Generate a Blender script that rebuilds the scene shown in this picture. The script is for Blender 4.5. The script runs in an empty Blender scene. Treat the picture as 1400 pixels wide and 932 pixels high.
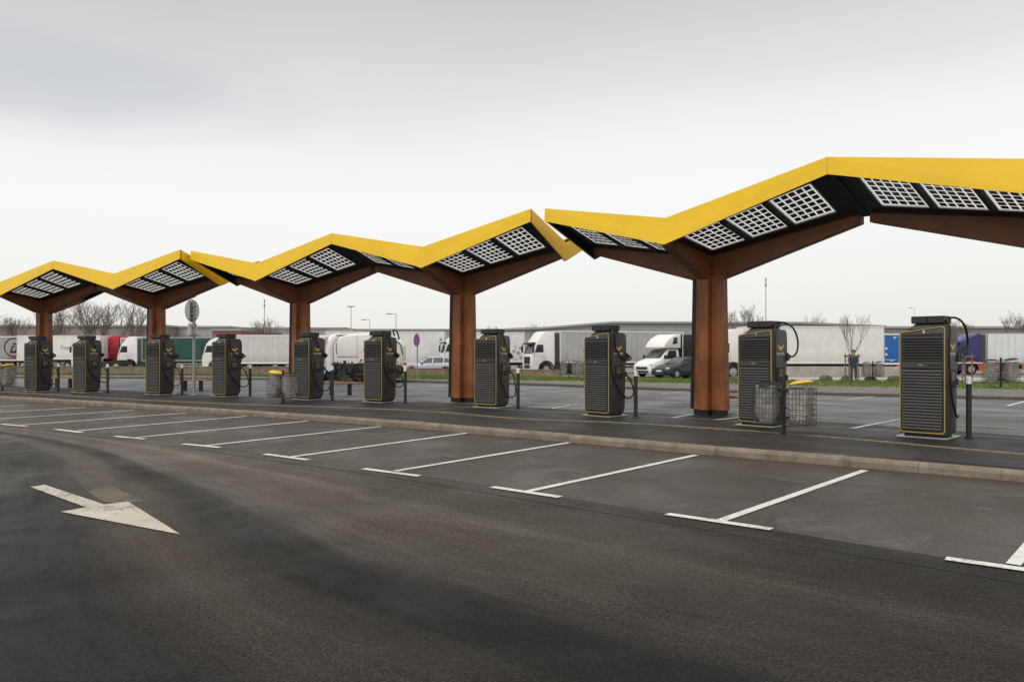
import bpy, bmesh, math, random
from mathutils import Vector, Matrix
R = math.radians
sc = bpy.context.scene
col = sc.collection
random.seed(7)

# ------------------------------------------------------------------ helpers
def tag(o, label=None, cat=None, group=None, kind=None):
    if label: o['label'] = label
    if cat: o['category'] = cat
    if group: o['group'] = group
    if kind: o['kind'] = kind
    return o

def empty(name, loc, rz=0, scale=1.0, label=None, cat=None, group=None):
    o = bpy.data.objects.new(name, None)
    o.empty_display_size = .2
    col.objects.link(o)
    o.location = loc
    o.rotation_euler = (0, 0, rz)
    o.scale = (scale,) * 3
    return tag(o, label, cat, group)

def copy_tree(o, parent=None):
    c = o.copy()
    col.objects.link(c)
    if parent is not None:
        c.parent = parent
    for ch in list(o.children):
        copy_tree(ch, c)
    return c

class MB:
    """collects solids and builds ONE mesh object"""
    def __init__(s):
        s.v, s.f, s.m = [], [], []
    def add(s, verts, faces, mi=0):
        b = len(s.v)
        s.v += [tuple(p) for p in verts]
        for f in faces:
            s.f.append([i + b for i in f]); s.m.append(mi)
        return s
    def hexa(s, p, mi=0):           # p: 4 bottom (ccw) then 4 top
        return s.add(p, [(3,2,1,0),(4,5,6,7),(0,1,5,4),(1,2,6,5),(2,3,7,6),(3,0,4,7)], mi)
    def box(s, c, d, rz=0, mi=0, ry=0):
        hx, hy, hz = d[0]/2, d[1]/2, d[2]/2
        m = Matrix.Rotation(rz, 3, 'Z') @ Matrix.Rotation(ry, 3, 'Y')
        P = [Vector(c) + m @ Vector(q) for q in ((-hx,-hy,-hz),(hx,-hy,-hz),(hx,hy,-hz),(-hx,hy,-hz),(-hx,-hy,hz),(hx,-hy,hz),(hx,hy,hz),(-hx,hy,hz))]
        return s.hexa(P, mi)
    def bb(s, x0, x1, y0, y1, z0, z1, mi=0):
        return s.box(((x0+x1)/2, (y0+y1)/2, (z0+z1)/2), (x1-x0, y1-y0, z1-z0), 0, mi)
    def quad(s, a, b, c, d, mi=0):
        return s.add([a,b,c,d], [(0,1,2,3)], mi)
    def poly(s, pts, mi=0):
        return s.add(pts, [tuple(range(len(pts)))], mi)
    def prism_y(s, prof, y0, y1, mi=0):      # profile in x,z extruded along y
        n = len(prof)
        V = [(x, y0, z) for x, z in prof] + [(x, y1, z) for x, z in prof]
        F = [tuple(range(n)), tuple(range(2*n-1, n-1, -1))]
        F += [((i+1) % n, i, n+i, n+(i+1) % n) for i in range(n)]
        return s.add(V, F, mi)
    def prism_x(s, prof, x0, x1, mi=0):      # profile in y,z extruded along x
        n = len(prof)
        V = [(x0, y, z) for y, z in prof] + [(x1, y, z) for y, z in prof]
        F = [tuple(range(n)), tuple(range(2*n-1, n-1, -1))]
        F += [((i+1) % n, i, n+i, n+(i+1) % n) for i in range(n)]
        return s.add(V, F, mi)
    def prism_z(s, prof, z0, z1, mi=0):
        n = len(prof)
        V = [(x, y, z0) for x, y in prof] + [(x, y, z1) for x, y in prof]
        F = [tuple(range(n-1, -1, -1)), tuple(range(n, 2*n))]
        F += [(i, (i+1) % n, n+(i+1) % n, n+i) for i in range(n)]
        return s.add(V, F, mi)
    def cyl(s, c, r, h, axis='z', n=16, mi=0, r2=None):
        r2 = r if r2 is None else r2
        ring = []
        for k, (rr, o) in enumerate(((r, -h/2), (r2, h/2))):
            for i in range(n):
                a = 2*math.pi*i/n
                p = (rr*math.cos(a), rr*math.sin(a), o)
                if axis == 'x': p = (p[2], p[0], p[1])
                if axis == 'y': p = (p[1], p[2], p[0])
                ring.append((c[0]+p[0], c[1]+p[1], c[2]+p[2]))
        F = [tuple(range(n-1,-1,-1)), tuple(range(n, 2*n))] + [(i,(i+1)%n,n+(i+1)%n,n+i) for i in range(n)]
        return s.add(ring, F, mi)
    def tube(s, pts, r, n=6, mi=0, cap=True):
        pts = [Vector(p) for p in pts]
        rs = r if isinstance(r, (list, tuple)) else [r]*len(pts)
        V, F = [], []
        up = None
        for i, p in enumerate(pts):
            t = (pts[min(i+1, len(pts)-1)] - pts[max(i-1, 0)])
            if t.length < 1e-9: t = Vector((0,0,1))
            t.normalize()
            if up is None:
                up = Vector((0,0,1)) if abs(t.z) < .9 else Vector((1,0,0))
            a = t.cross(up)
            if a.length < 1e-4: a = t.orthogonal()
            a.normalize(); b = a.cross(t).normalized(); up = b
            for k in range(n):
                q = 2*math.pi*k/n
                V.append(p + (a*math.cos(q) + b*math.sin(q))*rs[i])
        for i in range(len(pts)-1):
            for k in range(n):
                F.append((i*n+k, i*n+(k+1)%n, (i+1)*n+(k+1)%n, (i+1)*n+k))
        if cap:
            F.append(tuple(range(n-1,-1,-1))); L = (len(pts)-1)*n
            F.append(tuple(range(L, L+n)))
        return s.add(V, F, mi)
    def build(s, name, mats, parent=None, bevel=0, seg=1, smooth=False, kind=None):
        me = bpy.data.meshes.new(name)
        me.from_pydata([tuple(v) for v in s.v], [], s.f)
        if not isinstance(mats, (list, tuple)): mats = [mats]
        for m in mats: me.materials.append(m)
        me.polygons.foreach_set('material_index', s.m)
        bm = bmesh.new(); bm.from_mesh(me)
        bmesh.ops.recalc_face_normals(bm, faces=bm.faces)
        if name in ('side_window', 'windscreen', 'rear_window', 'sleeper_window', 'white_print'):
            bmesh.ops.solidify(bm, geom=bm.faces[:], thickness=.006)
            bmesh.ops.recalc_face_normals(bm, faces=bm.faces)
        elif kind == 'structure' and any(e.is_boundary for e in bm.edges):
            for f in bm.faces:
                f.normal_update()
                if f.normal.z < 0: f.normal_flip()
        if bevel:
            es = [e for e in bm.edges if len(e.link_faces) == 2 and e.calc_face_angle(0) > R(25)]
            bmesh.ops.bevel(bm, geom=es, offset=bevel, segments=seg, affect='EDGES', profile=.5, clamp_overlap=True)
        bm.to_mesh(me); bm.free()
        if smooth:
            me.polygons.foreach_set('use_smooth', [True]*len(me.polygons))
            try: me.set_sharp_from_angle(angle=R(40))
            except Exception: pass
        o = bpy.data.objects.new(name, me)
        col.objects.link(o)
        if parent is not None: o.parent = parent
        if kind: o['kind'] = kind
        return o

def text_obj(name, body, size, mat, parent, loc, rot, depth=.003, shear=0, xs=1.0, align='CENTER'):
    cu = bpy.data.curves.new(name, 'FONT')
    cu.body = body; cu.size = size; cu.align_x = align; cu.align_y = 'CENTER'; cu.extrude = depth
    cu.shear = shear; cu.space_character = 1.05
    t = bpy.data.objects.new(name, cu); col.objects.link(t)
    bpy.context.view_layer.update()
    me = bpy.data.meshes.new_from_object(t.evaluated_get(bpy.context.evaluated_depsgraph_get()))
    bpy.data.objects.remove(t)
    me.materials.clear(); me.materials.append(mat)
    o = bpy.data.objects.new(name, me); col.objects.link(o)
    o.parent = parent; o.location = loc; o.rotation_euler = rot; o.scale = (xs, 1, 1)
    return o

# ------------------------------------------------------------------ materials
def newmat(name):
    m = bpy.data.materials.new(name); m.use_nodes = True
    nt = m.node_tree
    return m, nt, nt.nodes['Principled BSDF']

def N(nt, t, **kw):
    n = nt.nodes.new(t)
    for k, v in kw.items(): setattr(n, k, v)
    return n

def mathn(nt, op, a, b=None, clamp=False):
    n = N(nt, 'ShaderNodeMath', operation=op); n.use_clamp = clamp
    for i, x in enumerate((a, b)):
        if x is None: continue
        if isinstance(x, (int, float)): n.inputs[i].default_value = x
        else: nt.links.new(x, n.inputs[i])
    return n.outputs[0]

def noise(nt, vec, scale, detail=4, rough=.55, dist=0):
    n = N(nt, 'ShaderNodeTexNoise')
    n.inputs['Scale'].default_value = scale; n.inputs['Detail'].default_value = detail
    n.inputs['Roughness'].default_value = rough; n.inputs['Distortion'].default_value = dist
    if vec is not None: nt.links.new(vec, n.inputs['Vector'])
    return n.outputs['Fac']

def ramp(nt, fac, stops, interp='LINEAR'):
    n = N(nt, 'ShaderNodeValToRGB'); n.color_ramp.interpolation = interp
    e = n.color_ramp.elements
    while len(e) < len(stops): e.new(.5)
    for el, (p, c) in zip(e, stops):
        el.position = p
        el.color = (c, c, c, 1) if isinstance(c, (int, float)) else (*c, 1)
    nt.links.new(fac, n.inputs[0])
    return n.outputs['Color']

def mix(nt, fac, a, b, mode='MIX'):
    n = N(nt, 'ShaderNodeMix', data_type='RGBA', blend_type=mode)
    for i, x in ((0, fac), (6, a), (7, b)):
        if isinstance(x, (int, float)): n.inputs[i].default_value = x
        elif isinstance(x, tuple): n.inputs[i].default_value = (*x, 1)
        else: nt.links.new(x, n.inputs[i])
    return n.outputs[2]

def bump(nt, bsdf, h, strength=.3, dist=.01):
    b = N(nt, 'ShaderNodeBump'); b.inputs['Strength'].default_value = strength; b.inputs['Distance'].default_value = dist
    nt.links.new(h, b.inputs['Height']); nt.links.new(b.outputs[0], bsdf.inputs['Normal'])

def plain(name, c, rough=.5, metal=0, var=.12, scale=3, spec=.5, dirt=None):
    """paint / plastic / metal with procedural unevenness in colour and gloss"""
    m, nt, b = newmat(name)
    tc = N(nt, 'ShaderNodeTexCoord').outputs['Object']
    n1 = noise(nt, tc, scale, 5, .6)
    n2 = noise(nt, tc, scale*9, 3, .6)
    f = mathn(nt, 'ADD', mathn(nt, 'MULTIPLY', n1, .7), mathn(nt, 'MULTIPLY', n2, .3))
    lo = tuple(x*(1-var) for x in c); hi = tuple(min(1, x*(1+var)) for x in c)
    cc = ramp(nt, f, [(.35, lo), (.65, hi)])
    if dirt:
        d = ramp(nt, noise(nt, tc, scale*1.7, 6, .7, .4), [(.5, 0.0), (.72, 1.0)])
        cc = mix(nt, mathn(nt, 'MULTIPLY', d, dirt[1]), cc, dirt[0])
    nt.links.new(cc, b.inputs['Base Color'])
    r = ramp(nt, n1, [(.3, max(0, rough-.08)), (.7, min(1, rough+.1))])
    nt.links.new(r, b.inputs['Roughness'])
    b.inputs['Metallic'].default_value = metal
    b.inputs['Specular IOR Level'].default_value = spec
    return m

def asphalt(name, dark, light, bands=False, wet=.5, spec=.5, stain=0, chipc=.11):
    m, nt, b = newmat(name)
    geo = N(nt, 'ShaderNodeNewGeometry').outputs['Position']
    fine = noise(nt, geo, 55, 3, .75)
    grit = N(nt, 'ShaderNodeTexVoronoi'); grit.inputs['Scale'].default_value = 95; nt.links.new(geo, grit.inputs['Vector'])
    med = noise(nt, geo, 1.3, 6, .62, .3)
    big = noise(nt, geo, .28, 4, .55, .6)
    base = mix(nt, ramp(nt, big, [(.32, 0.0), (.68, 1.0)]), dark, light)
    base = mix(nt, ramp(nt, med, [(.3, .15 if bands else .4), (.75, 0.0)]), base, tuple(x*.6 for x in dark))
    if bands:
        uv = N(nt, 'ShaderNodeUVMap'); uv.uv_map = 'UVMap'
        sx = N(nt, 'ShaderNodeSeparateXYZ'); nt.links.new(uv.outputs[0], sx.inputs[0])
        # stretched noise along the lane
        cmb = N(nt, 'ShaderNodeCombineXYZ')
        nt.links.new(mathn(nt, 'MULTIPLY', sx.outputs[0], .12), cmb.inputs[0])
        nt.links.new(sx.outputs[1], cmb.inputs[1])
        st = noise(nt, cmb.outputs[0], 1.5, 5, .6)
        wob = noise(nt, cmb.outputs[0], .5, 2, .5)
        v = mathn(nt, 'ADD', sx.outputs[1], mathn(nt, 'MULTIPLY', mathn(nt, 'SUBTRACT', wob, .5), .28))
        v = mathn(nt, 'DIVIDE', v, 16.0)
        tr = ramp(nt, v, [(0, 1.3), (.05, 1.5), (.085, 1.5), (.104, 3.0), (.120, 2.0), (.145, 1.5), (.175, 2.0), (.200, 1.6), (.213, .5), (.226, .27), (.245, .34), (.258, .75), (.285, 1.35),
                          (.303, 1.2), (.325, .62), (.36, .40), (.39, .5), (.44, .55), (.50, .44), (.60, .46), (1, .46)])  # tail past the tracks lowered, foreground vignetting put into the tone
        tr = mix(nt, .18, tr, ramp(nt, st, [(.3, .3), (.7, 1.9)]))
        base = mix(nt, 1.0, base, tr, 'MULTIPLY')
        # albedo painted darker towards the camera for vignetting, paler far left for sheen
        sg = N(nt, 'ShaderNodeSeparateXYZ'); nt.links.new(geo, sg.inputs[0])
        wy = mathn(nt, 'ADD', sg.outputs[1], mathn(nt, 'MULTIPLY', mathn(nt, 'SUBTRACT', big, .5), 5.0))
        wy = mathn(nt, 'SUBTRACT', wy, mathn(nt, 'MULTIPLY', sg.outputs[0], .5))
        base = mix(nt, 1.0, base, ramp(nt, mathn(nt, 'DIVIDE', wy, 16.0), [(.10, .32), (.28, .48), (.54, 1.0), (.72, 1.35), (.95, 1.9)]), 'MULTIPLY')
        fl = noise(nt, cmb.outputs[0], 7, 4, .65)
        base = mix(nt, .45, base, mix(nt, 1.0, base, ramp(nt, fl, [(.36, .45), (.64, 1.6)]), 'MULTIPLY'))
        dust = ramp(nt, v, [(.03, .15), (.106, .7), (.17, .6), (.212, 0.0), (.25, .1), (.29, .75), (.33, 0.0)])
        base = mix(nt, mathn(nt, 'MULTIPLY', mathn(nt, 'MULTIPLY', dust, st), ramp(nt, mathn(nt, 'DIVIDE', wy, 16.0), [(.12, .10), (.5, 1.0)])), base, (.088, .064, .041))
    if stain:
        sn = ramp(nt, noise(nt, geo, 1.05, 7, .68, .8), [(.55, 0.0), (.72, 1.0)])
        base = mix(nt, mathn(nt, 'MULTIPLY', sn, stain), base, (.16, .15, .135))
        sd = ramp(nt, noise(nt, geo, .8, 5, .6, 1.2), [(.28, 1.0), (.42, 0.0)])
        base = mix(nt, mathn(nt, 'MULTIPLY', sd, stain), base, (.030, .028, .026))
    g2 = noise(nt, geo, 24, 2, .6)
    sp = mix(nt, .9, base, mix(nt, 1.0, base, ramp(nt, fine, [(.40, .30), (.5, .9), (.62, 2.1)]), 'MULTIPLY'))
    sp = mix(nt, .6, sp, mix(nt, 1.0, sp, ramp(nt, g2, [(.36, .55), (.64, 1.5)]), 'MULTIPLY'))
    chip = ramp(nt, N2col(nt, grit), [(.9, 0.0), (.97, 1.0)])
    sp = mix(nt, mathn(nt, 'MULTIPLY', chip, .5), sp, (chipc, chipc*.96, chipc*.92))
    nt.links.new(sp, b.inputs['Base Color'])
    rg = ramp(nt, noise(nt, geo, .55, 5, .6, .5), [(.35, .62 - .22*wet), (.66, .8 - .12*wet)])
    nt.links.new(rg, b.inputs['Roughness'])
    b.inputs['Specular IOR Level'].default_value = spec
    bump(nt, b, mathn(nt, 'ADD', fine, mathn(nt, 'MULTIPLY', grit.outputs['Distance'], .8)), .55, .012)
    return m

def N2col(nt, vor):
    s = N(nt, 'ShaderNodeSeparateColor'); nt.links.new(vor.outputs['Color'], s.inputs[0])
    return s.outputs[0]

def paint_marking(name, c, wear=.5):
    m, nt, b = newmat(name)
    geo = N(nt, 'ShaderNodeNewGeometry').outputs['Position']
    n1 = noise(nt, geo, 26, 5, .7); n2 = noise(nt, geo, 2.2, 5, .65)
    f = mathn(nt, 'ADD', mathn(nt, 'MULTIPLY', n1, .55), mathn(nt, 'MULTIPLY', n2, .45))
    k = ramp(nt, f, [(wear-.07, 1.0), (wear+.07, 0.0)])
    cc = mix(nt, k, c, tuple(x*.28 for x in c))
    cc = mix(nt, ramp(nt, noise(nt, geo, 1.1, 3), [(.45, 0.0), (.7, .45)]), cc, tuple(x*y for x, y in zip(c, (.75, .68, .55))))
    nt.links.new(cc, b.inputs['Base Color']); b.inputs['Roughness'].default_value = .65
    bump(nt, b, n1, .3, .004)
    return m

def wood(name, a, c):
    m, nt, b = newmat(name)
    tc = N(nt, 'ShaderNodeTexCoord').outputs['Object']
    mp = N(nt, 'ShaderNodeMapping'); mp.inputs['Scale'].default_value = (1.2, 1.2, 9) if 'beam' in name else (9, 9, .7)
    nt.links.new(tc, mp.inputs[0])
    n1 = noise(nt, mp.outputs[0], 3, 6, .65, .6)
    n2 = noise(nt, tc, 1.1, 4, .6)
    cc = ramp(nt, n1, [(.28, a), (.72, c)])
    cc = mix(nt, ramp(nt, n2, [(.35, .6), (.65, 0.0)]), cc, tuple(x*.55 for x in a))
    nt.links.new(cc, b.inputs['Base Color']); b.inputs['Roughness'].default_value = .55
    bump(nt, b, n1, .2, .006)
    return m

def concrete(name, a, c, scale=2):
    m, nt, b = newmat(name)
    geo = N(nt, 'ShaderNodeNewGeometry').outputs['Position']
    n1 = noise(nt, geo, scale, 6, .68, .4); n2 = noise(nt, geo, 34, 4, .7)
    cc = ramp(nt, mathn(nt, 'ADD', mathn(nt, 'MULTIPLY', n1, .7), mathn(nt, 'MULTIPLY', n2, .3)), [(.34, a), (.66, c)])
    nt.links.new(cc, b.inputs['Base Color']); b.inputs['Roughness'].default_value = .8
    bump(nt, b, n2, .5, .01)
    return m

def glass_dark(name, c=(.02, .025, .027)):
    m, nt, b = newmat(name)
    tc = N(nt, 'ShaderNodeTexCoord').outputs['Object']
    cc = ramp(nt, noise(nt, tc, 1.6, 3), [(.35, tuple(x*.5 for x in c)), (.65, tuple(x*2.2 for x in c))])
    nt.links.new(cc, b.inputs['Base Color']); b.inputs['Roughness'].default_value = .06
    b.inputs['Specular IOR Level'].default_value = .35
    return m

def translucent(name, c):
    m = bpy.data.materials.new(name); m.use_nodes = True
    nt = m.node_tree; nt.nodes.clear()
    out = N(nt, 'ShaderNodeOutputMaterial')
    tr = N(nt, 'ShaderNodeBsdfTranslucent'); df = N(nt, 'ShaderNodeBsdfDiffuse')
    tc = N(nt, 'ShaderNodeTexCoord').outputs['Object']
    cc = ramp(nt, noise(nt, tc, 2.5, 3), [(.3, tuple(x*.9 for x in c)), (.7, c)])
    nt.links.new(cc, tr.inputs[0]); nt.links.new(cc, df.inputs[0])
    ms = N(nt, 'ShaderNodeMixShader'); ms.inputs[0].default_value = .18
    nt.links.new(tr.outputs[0], ms.inputs[1]); nt.links.new(df.outputs[0], ms.inputs[2])
    nt.links.new(ms.outputs[0], out.inputs[0])
    return m

def curtain(name, c, strap=True, var=.1):
    """lorry tarpaulin: soft vertical folds, dusty lower half"""
    m, nt, b = newmat(name)
    tc = N(nt, 'ShaderNodeTexCoord').outputs['Object']
    sx = N(nt, 'ShaderNodeSeparateXYZ'); nt.links.new(tc, sx.inputs[0])
    cm = N(nt, 'ShaderNodeCombineXYZ'); nt.links.new(sx.outputs[0], cm.inputs[0])
    nt.links.new(mathn(nt, 'MULTIPLY', sx.outputs[2], .15), cm.inputs[2])
    f = noise(nt, cm.outputs[0], 2.4, 4, .6)
    g = noise(nt, tc, .9, 6, .7, .5)
    cc = ramp(nt, f, [(.3, tuple(x*(1-var) for x in c)), (.7, tuple(min(1, x*(1+var)) for x in c))])
    cc = mix(nt, ramp(nt, g, [(.45, 0.0), (.75, .45)]), cc, tuple(x*.62 for x in c))
    low = ramp(nt, mathn(nt, 'DIVIDE', sx.outputs[2], 4.0), [(.28, .5), (.5, 0.0)])
    cc = mix(nt, low, cc, tuple(x*y for x, y in zip(c, (.6, .55, .48))))
    nt.links.new(cc, b.inputs['Base Color']); b.inputs['Roughness'].default_value = .5
    bump(nt, b, f, .35, .05)
    return m

M = {}
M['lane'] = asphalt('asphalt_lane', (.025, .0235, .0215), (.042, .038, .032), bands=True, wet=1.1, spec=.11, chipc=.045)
M['bays'] = asphalt('asphalt_bays', (.034, .027, .0205), (.062, .050, .037), wet=1.3, stain=.55, spec=.45)
M['pave'] = asphalt('asphalt_pavement', (.022, .020, .018), (.040, .036, .031), wet=.5, spec=.28, stain=.25)
M['plat'] = asphalt('asphalt_platform', (.018, .017, .016), (.034, .031, .028), wet=.6, spec=.3, stain=.2)
M['back'] = asphalt('asphalt_back', (.075, .075, .076), (.15, .15, .148), wet=1.25, stain=.4)
M['patch'] = asphalt('asphalt_patch', (.016, .016, .016), (.024, .023, .023), wet=.4)
M['yard'] = concrete('yard_ground', (.13, .12, .11), (.24, .23, .215), .6)
M['verge'] = concrete('verge_gravel', (.10, .088, .070), (.19, .168, .14), 1.5)
M['soil'] = concrete('verge_soil', (.075, .085, .028), (.12, .165, .045), 1.5)
M['kerb'] = concrete('kerb_concrete', (.11, .085, .06), (.28, .23, .17), 3.5)
M['kerb_dark'] = concrete('kerb_old', (.055, .045, .038), (.12, .10, .085), 2.5)
M['flush'] = concrete('flush_kerb', (.12, .085, .05), (.26, .19, .115), 3)
M['barrier'] = concrete('barrier_concrete', (.30, .27, .235), (.50, .465, .42), 1.6)
M['stone'] = concrete('low_stone_wall', (.13, .095, .06), (.30, .235, .165), 2.2)
M['rock'] = concrete('rock', (.05, .042, .035), (.13, .11, .09), 3)
M['pale'] = concrete('pale_kerb', (.50, .49, .46), (.68, .67, .64), 2)
M['white_line'] = paint_marking('white_marking', (.70, .685, .64), .43)
M['worn_line'] = paint_marking('worn_marking', (.62, .61, .58), .45)
M['yellow_line'] = paint_marking('cream_marking', (.62, .52, .33), .40)
M['arrow'] = paint_marking('arrow_marking', (.54, .505, .43), .45)
M['ghost'] = paint_marking('old_arrow', (.125, .105, .08), .50)
M['yellow'] = plain('yellow_fascia', (.90, .57, .014), .42, var=.05, scale=1.2, dirt=((.62, .42, .06), .18))
M['yellow_trim'] = plain('yellow_trim', (.50, .35, .045), .45, var=.12)
M['yellow_lid'] = plain('yellow_plastic', (.78, .53, .04), .4, var=.1)
M['roof_black'] = plain('roof_black', (.012, .012, .013), .55, var=.3)
M['roof_grey'] = plain('roof_grey', (.055, .055, .057), .6, var=.2)
M['cell'] = plain('solar_cell', (.006, .006, .009), .2, var=.3)
M['backsheet'] = translucent('panel_glass', (.97, .97, .96))
M['alu'] = plain('aluminium', (.75, .75, .76), .35, .6)
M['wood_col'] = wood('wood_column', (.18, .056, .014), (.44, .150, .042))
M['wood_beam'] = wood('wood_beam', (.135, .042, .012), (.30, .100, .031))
M['wood_bench'] = wood('wood_beam_bench', (.30, .15, .075), (.48, .27, .15))
M['steel_dark'] = plain('dark_steel', (.02, .02, .022), .5, .3)
M['char'] = plain('charger_body', (.050, .046, .043), .45, var=.12)
M['char_slat'] = plain('charger_slat', (.062, .059, .057), .42, var=.12)
M['char_slat_dark'] = plain('charger_slat_dark', (.026, .025, .025), .45, var=.15)
M['char_back'] = plain('charger_recess', (.008, .008, .008), .6)
M['cable'] = plain('cable_rubber', (.010, .010, .010), .45)
M['display'] = plain('display_glass', (.115, .095, .022), .12, var=.4, scale=12)
M['logo_yellow'] = plain('logo_yellow', (.82, .55, .03), .4, var=.03)
M['print_white'] = plain('print_white', (.78, .78, .76), .5, var=.05)
M['zinc'] = plain('zinc_plate', (.42, .42, .41), .42, .5, dirt=((.2, .17, .13), .6))
M['wire'] = plain('wire_metal', (.10, .098, .095), .45, .5)
M['black_plastic'] = plain('black_plastic', (.022, .022, .023), .5)
M['white_paint'] = plain('white_paint', (.80, .79, .76), .33, var=.04, dirt=((.6, .57, .5), .3))
M['offwhite'] = plain('off_white_paint', (.74, .73, .70), .4, var=.05, dirt=((.5, .46, .4), .4))
M['red_paint'] = plain('red_paint', (.42, .012, .03), .3, var=.1)
M['navy_paint'] = plain('navy_paint', (.022, .022, .105), .3, var=.15)
M['silver_paint'] = plain('silver_paint', (.40, .43, .47), .28, .4, var=.02)
M['grey_car'] = plain('grey_car_paint', (.032, .033, .035), .25, .3, var=.1)
M['orange_paint'] = plain('orange_paint', (.60, .10, .02), .45, var=.15, dirt=((.2, .06, .03), .5))
M['chassis'] = plain('truck_chassis', (.025, .024, .023), .7, var=.3)
M['tyre'] = plain('tyre', (.016, .016, .016), .8)
M['rim'] = plain('rim', (.42, .42, .42), .4, .5)
M['glass'] = glass_dark('dark_glass')
M['glass_light'] = glass_dark('windscreen_glass', (.05, .058, .058))
M['lamp_glass'] = plain('lamp_glass', (.62, .64, .66), .1, .3)
M['tail_red'] = plain('tail_red', (.45, .02, .02), .3)
M['cur_grey'] = curtain('curtain_grey', (.46, .455, .44))
M['cur_light'] = curtain('curtain_light_grey', (.62, .615, .60), var=.06)
M['cur_dark'] = curtain('curtain_dark_grey', (.36, .355, .345))
M['cur_mid'] = curtain('curtain_mid_grey', (.30, .295, .285))
M['cur_green'] = curtain('curtain_green', (.010, .075, .050))
M['cur_white'] = curtain('curtain_white', (.80, .785, .75), var=.03)
M['cur_pale'] = curtain('curtain_pale', (.74, .745, .74), var=.04)
M['cur_blue'] = curtain('curtain_blue', (.010, .13, .42), var=.08)
M['cur_black'] = curtain('curtain_black', (.022, .022, .024))
M['blue_mark'] = plain('blue_mark', (.10, .20, .42), .4)
M['snow_mark'] = plain('snow_mark', (.25, .32, .42), .4)
M['grey_mark'] = plain('grey_mark', (.22, .22, .22), .5)
def baggy(name, c, dirt=None, alpha=.72):
    m = plain(name, c, .22, var=.45, scale=7, dirt=dirt)
    b = m.node_tree.nodes['Principled BSDF']; b.inputs['Alpha'].default_value = alpha
    return m
M['bag'] = baggy('bin_bag', (.50, .48, .45), alpha=.50)
M['litter'] = baggy('litter', (.50, .43, .36), ((.10, .34, .30), .8), 1.0)
M['bark'] = plain('bark', (.075, .058, .045), .85, var=.3, scale=8)
M['twig'] = plain('twigs', (.17, .145, .125), .85, var=.25, scale=2)
M['stake'] = plain('stake_wood', (.17, .13, .09), .8, var=.25, scale=6)
M['sheet_wall'] = curtain('sheet_cladding', (.36, .345, .33))  # grey and brown cladding and roof sheet paled, distance haze put into the colour
M['brown_wall'] = curtain('brown_cladding', (.25, .22, .20))
M['red_wall'] = plain('red_cladding', (.32, .10, .09), .6, var=.12, scale=.4)
M['roof_sheet'] = plain('roof_sheet', (.33, .33, .32), .6, var=.08, scale=.2)
M['lamp_grey'] = plain('lamp_grey', (.42, .43, .44), .55)
M['pole'] = plain('galvanised_pole', (.33, .34, .35), .45, .5)
M['sign_back'] = plain('sign_back', (.93, .93, .92), .45, 0, var=.05)
M['sign_blue'] = plain('sign_blue', (.03, .05, .30), .4)
M['sign_red'] = plain('sign_red', (.50, .02, .05), .4)
M['jacket'] = plain('jacket_cloth', (.022, .032, .085), .85, var=.25, scale=6)
M['shirt'] = plain('shirt_cloth', (.03, .07, .20), .85, var=.2, scale=6)
M['trousers'] = plain('trouser_cloth', (.045, .055, .075), .85, var=.25, scale=6)
M['skin'] = plain('skin', (.46, .26, .18), .55, var=.08, scale=9)
M['hair'] = plain('hair', (.07, .05, .035), .7, var=.3, scale=14)
M['hazard_red'] = plain('hazard_red', (.55, .04, .03), .5)
M['machine'] = plain('machine_parts', (.045, .043, .042), .5, .4, var=.5, scale=5)
mg, ntg, bg_ = newmat('grass_blades')
geo = N(ntg, 'ShaderNodeNewGeometry').outputs['Position']
ntg.links.new(ramp(ntg, noise(ntg, geo, 1.4, 5, .7), [(.28, (.115, .11, .045)), (.48, (.115, .17, .038)), (.72, (.17, .245, .055))]), bg_.inputs['Base Color'])
bg_.inputs['Roughness'].default_value = .7; bg_.inputs['Specular IOR Level'].default_value = 0
M['grass'] = mg

# ------------------------------------------------------------------ ground plan curves (metres, camera stands at the origin)
def resample(pts, n):
    # Catmull-Rom then even arc length
    P = [Vector((p[0], p[1], 0)) for p in pts]
    P = [P[0]*2-P[1]] + P + [P[-1]*2-P[-2]]
    dense = []
    for i in range(1, len(P)-2):
        for k in range(24):
            t = k/24
            a, b, c, d = P[i-1], P[i], P[i+1], P[i+2]
            dense.append(.5*((2*b)+(c-a)*t+(2*a-5*b+4*c-d)*t*t+(3*b-a-3*c+d)*t**3))
    dense.append(P[-2])
    L = [0]
    for i in range(1, len(dense)): L.append(L[-1]+(dense[i]-dense[i-1]).length)
    out, j = [], 0
    for k in range(n):
        s = L[-1]*k/(n-1)
        while j < len(L)-2 and L[j+1] < s: j += 1
        f = (s-L[j])/max(1e-9, L[j+1]-L[j])
        out.append(dense[j].lerp(dense[j+1], min(1, f)))
    return out

def offset(P, d):
    out = []
    for i, p in enumerate(P):
        t = (P[min(i+1, len(P)-1)]-P[max(i-1, 0)]).normalized()
        out.append(p + Vector((-t.y, t.x, 0))*d)
    return out

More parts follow.
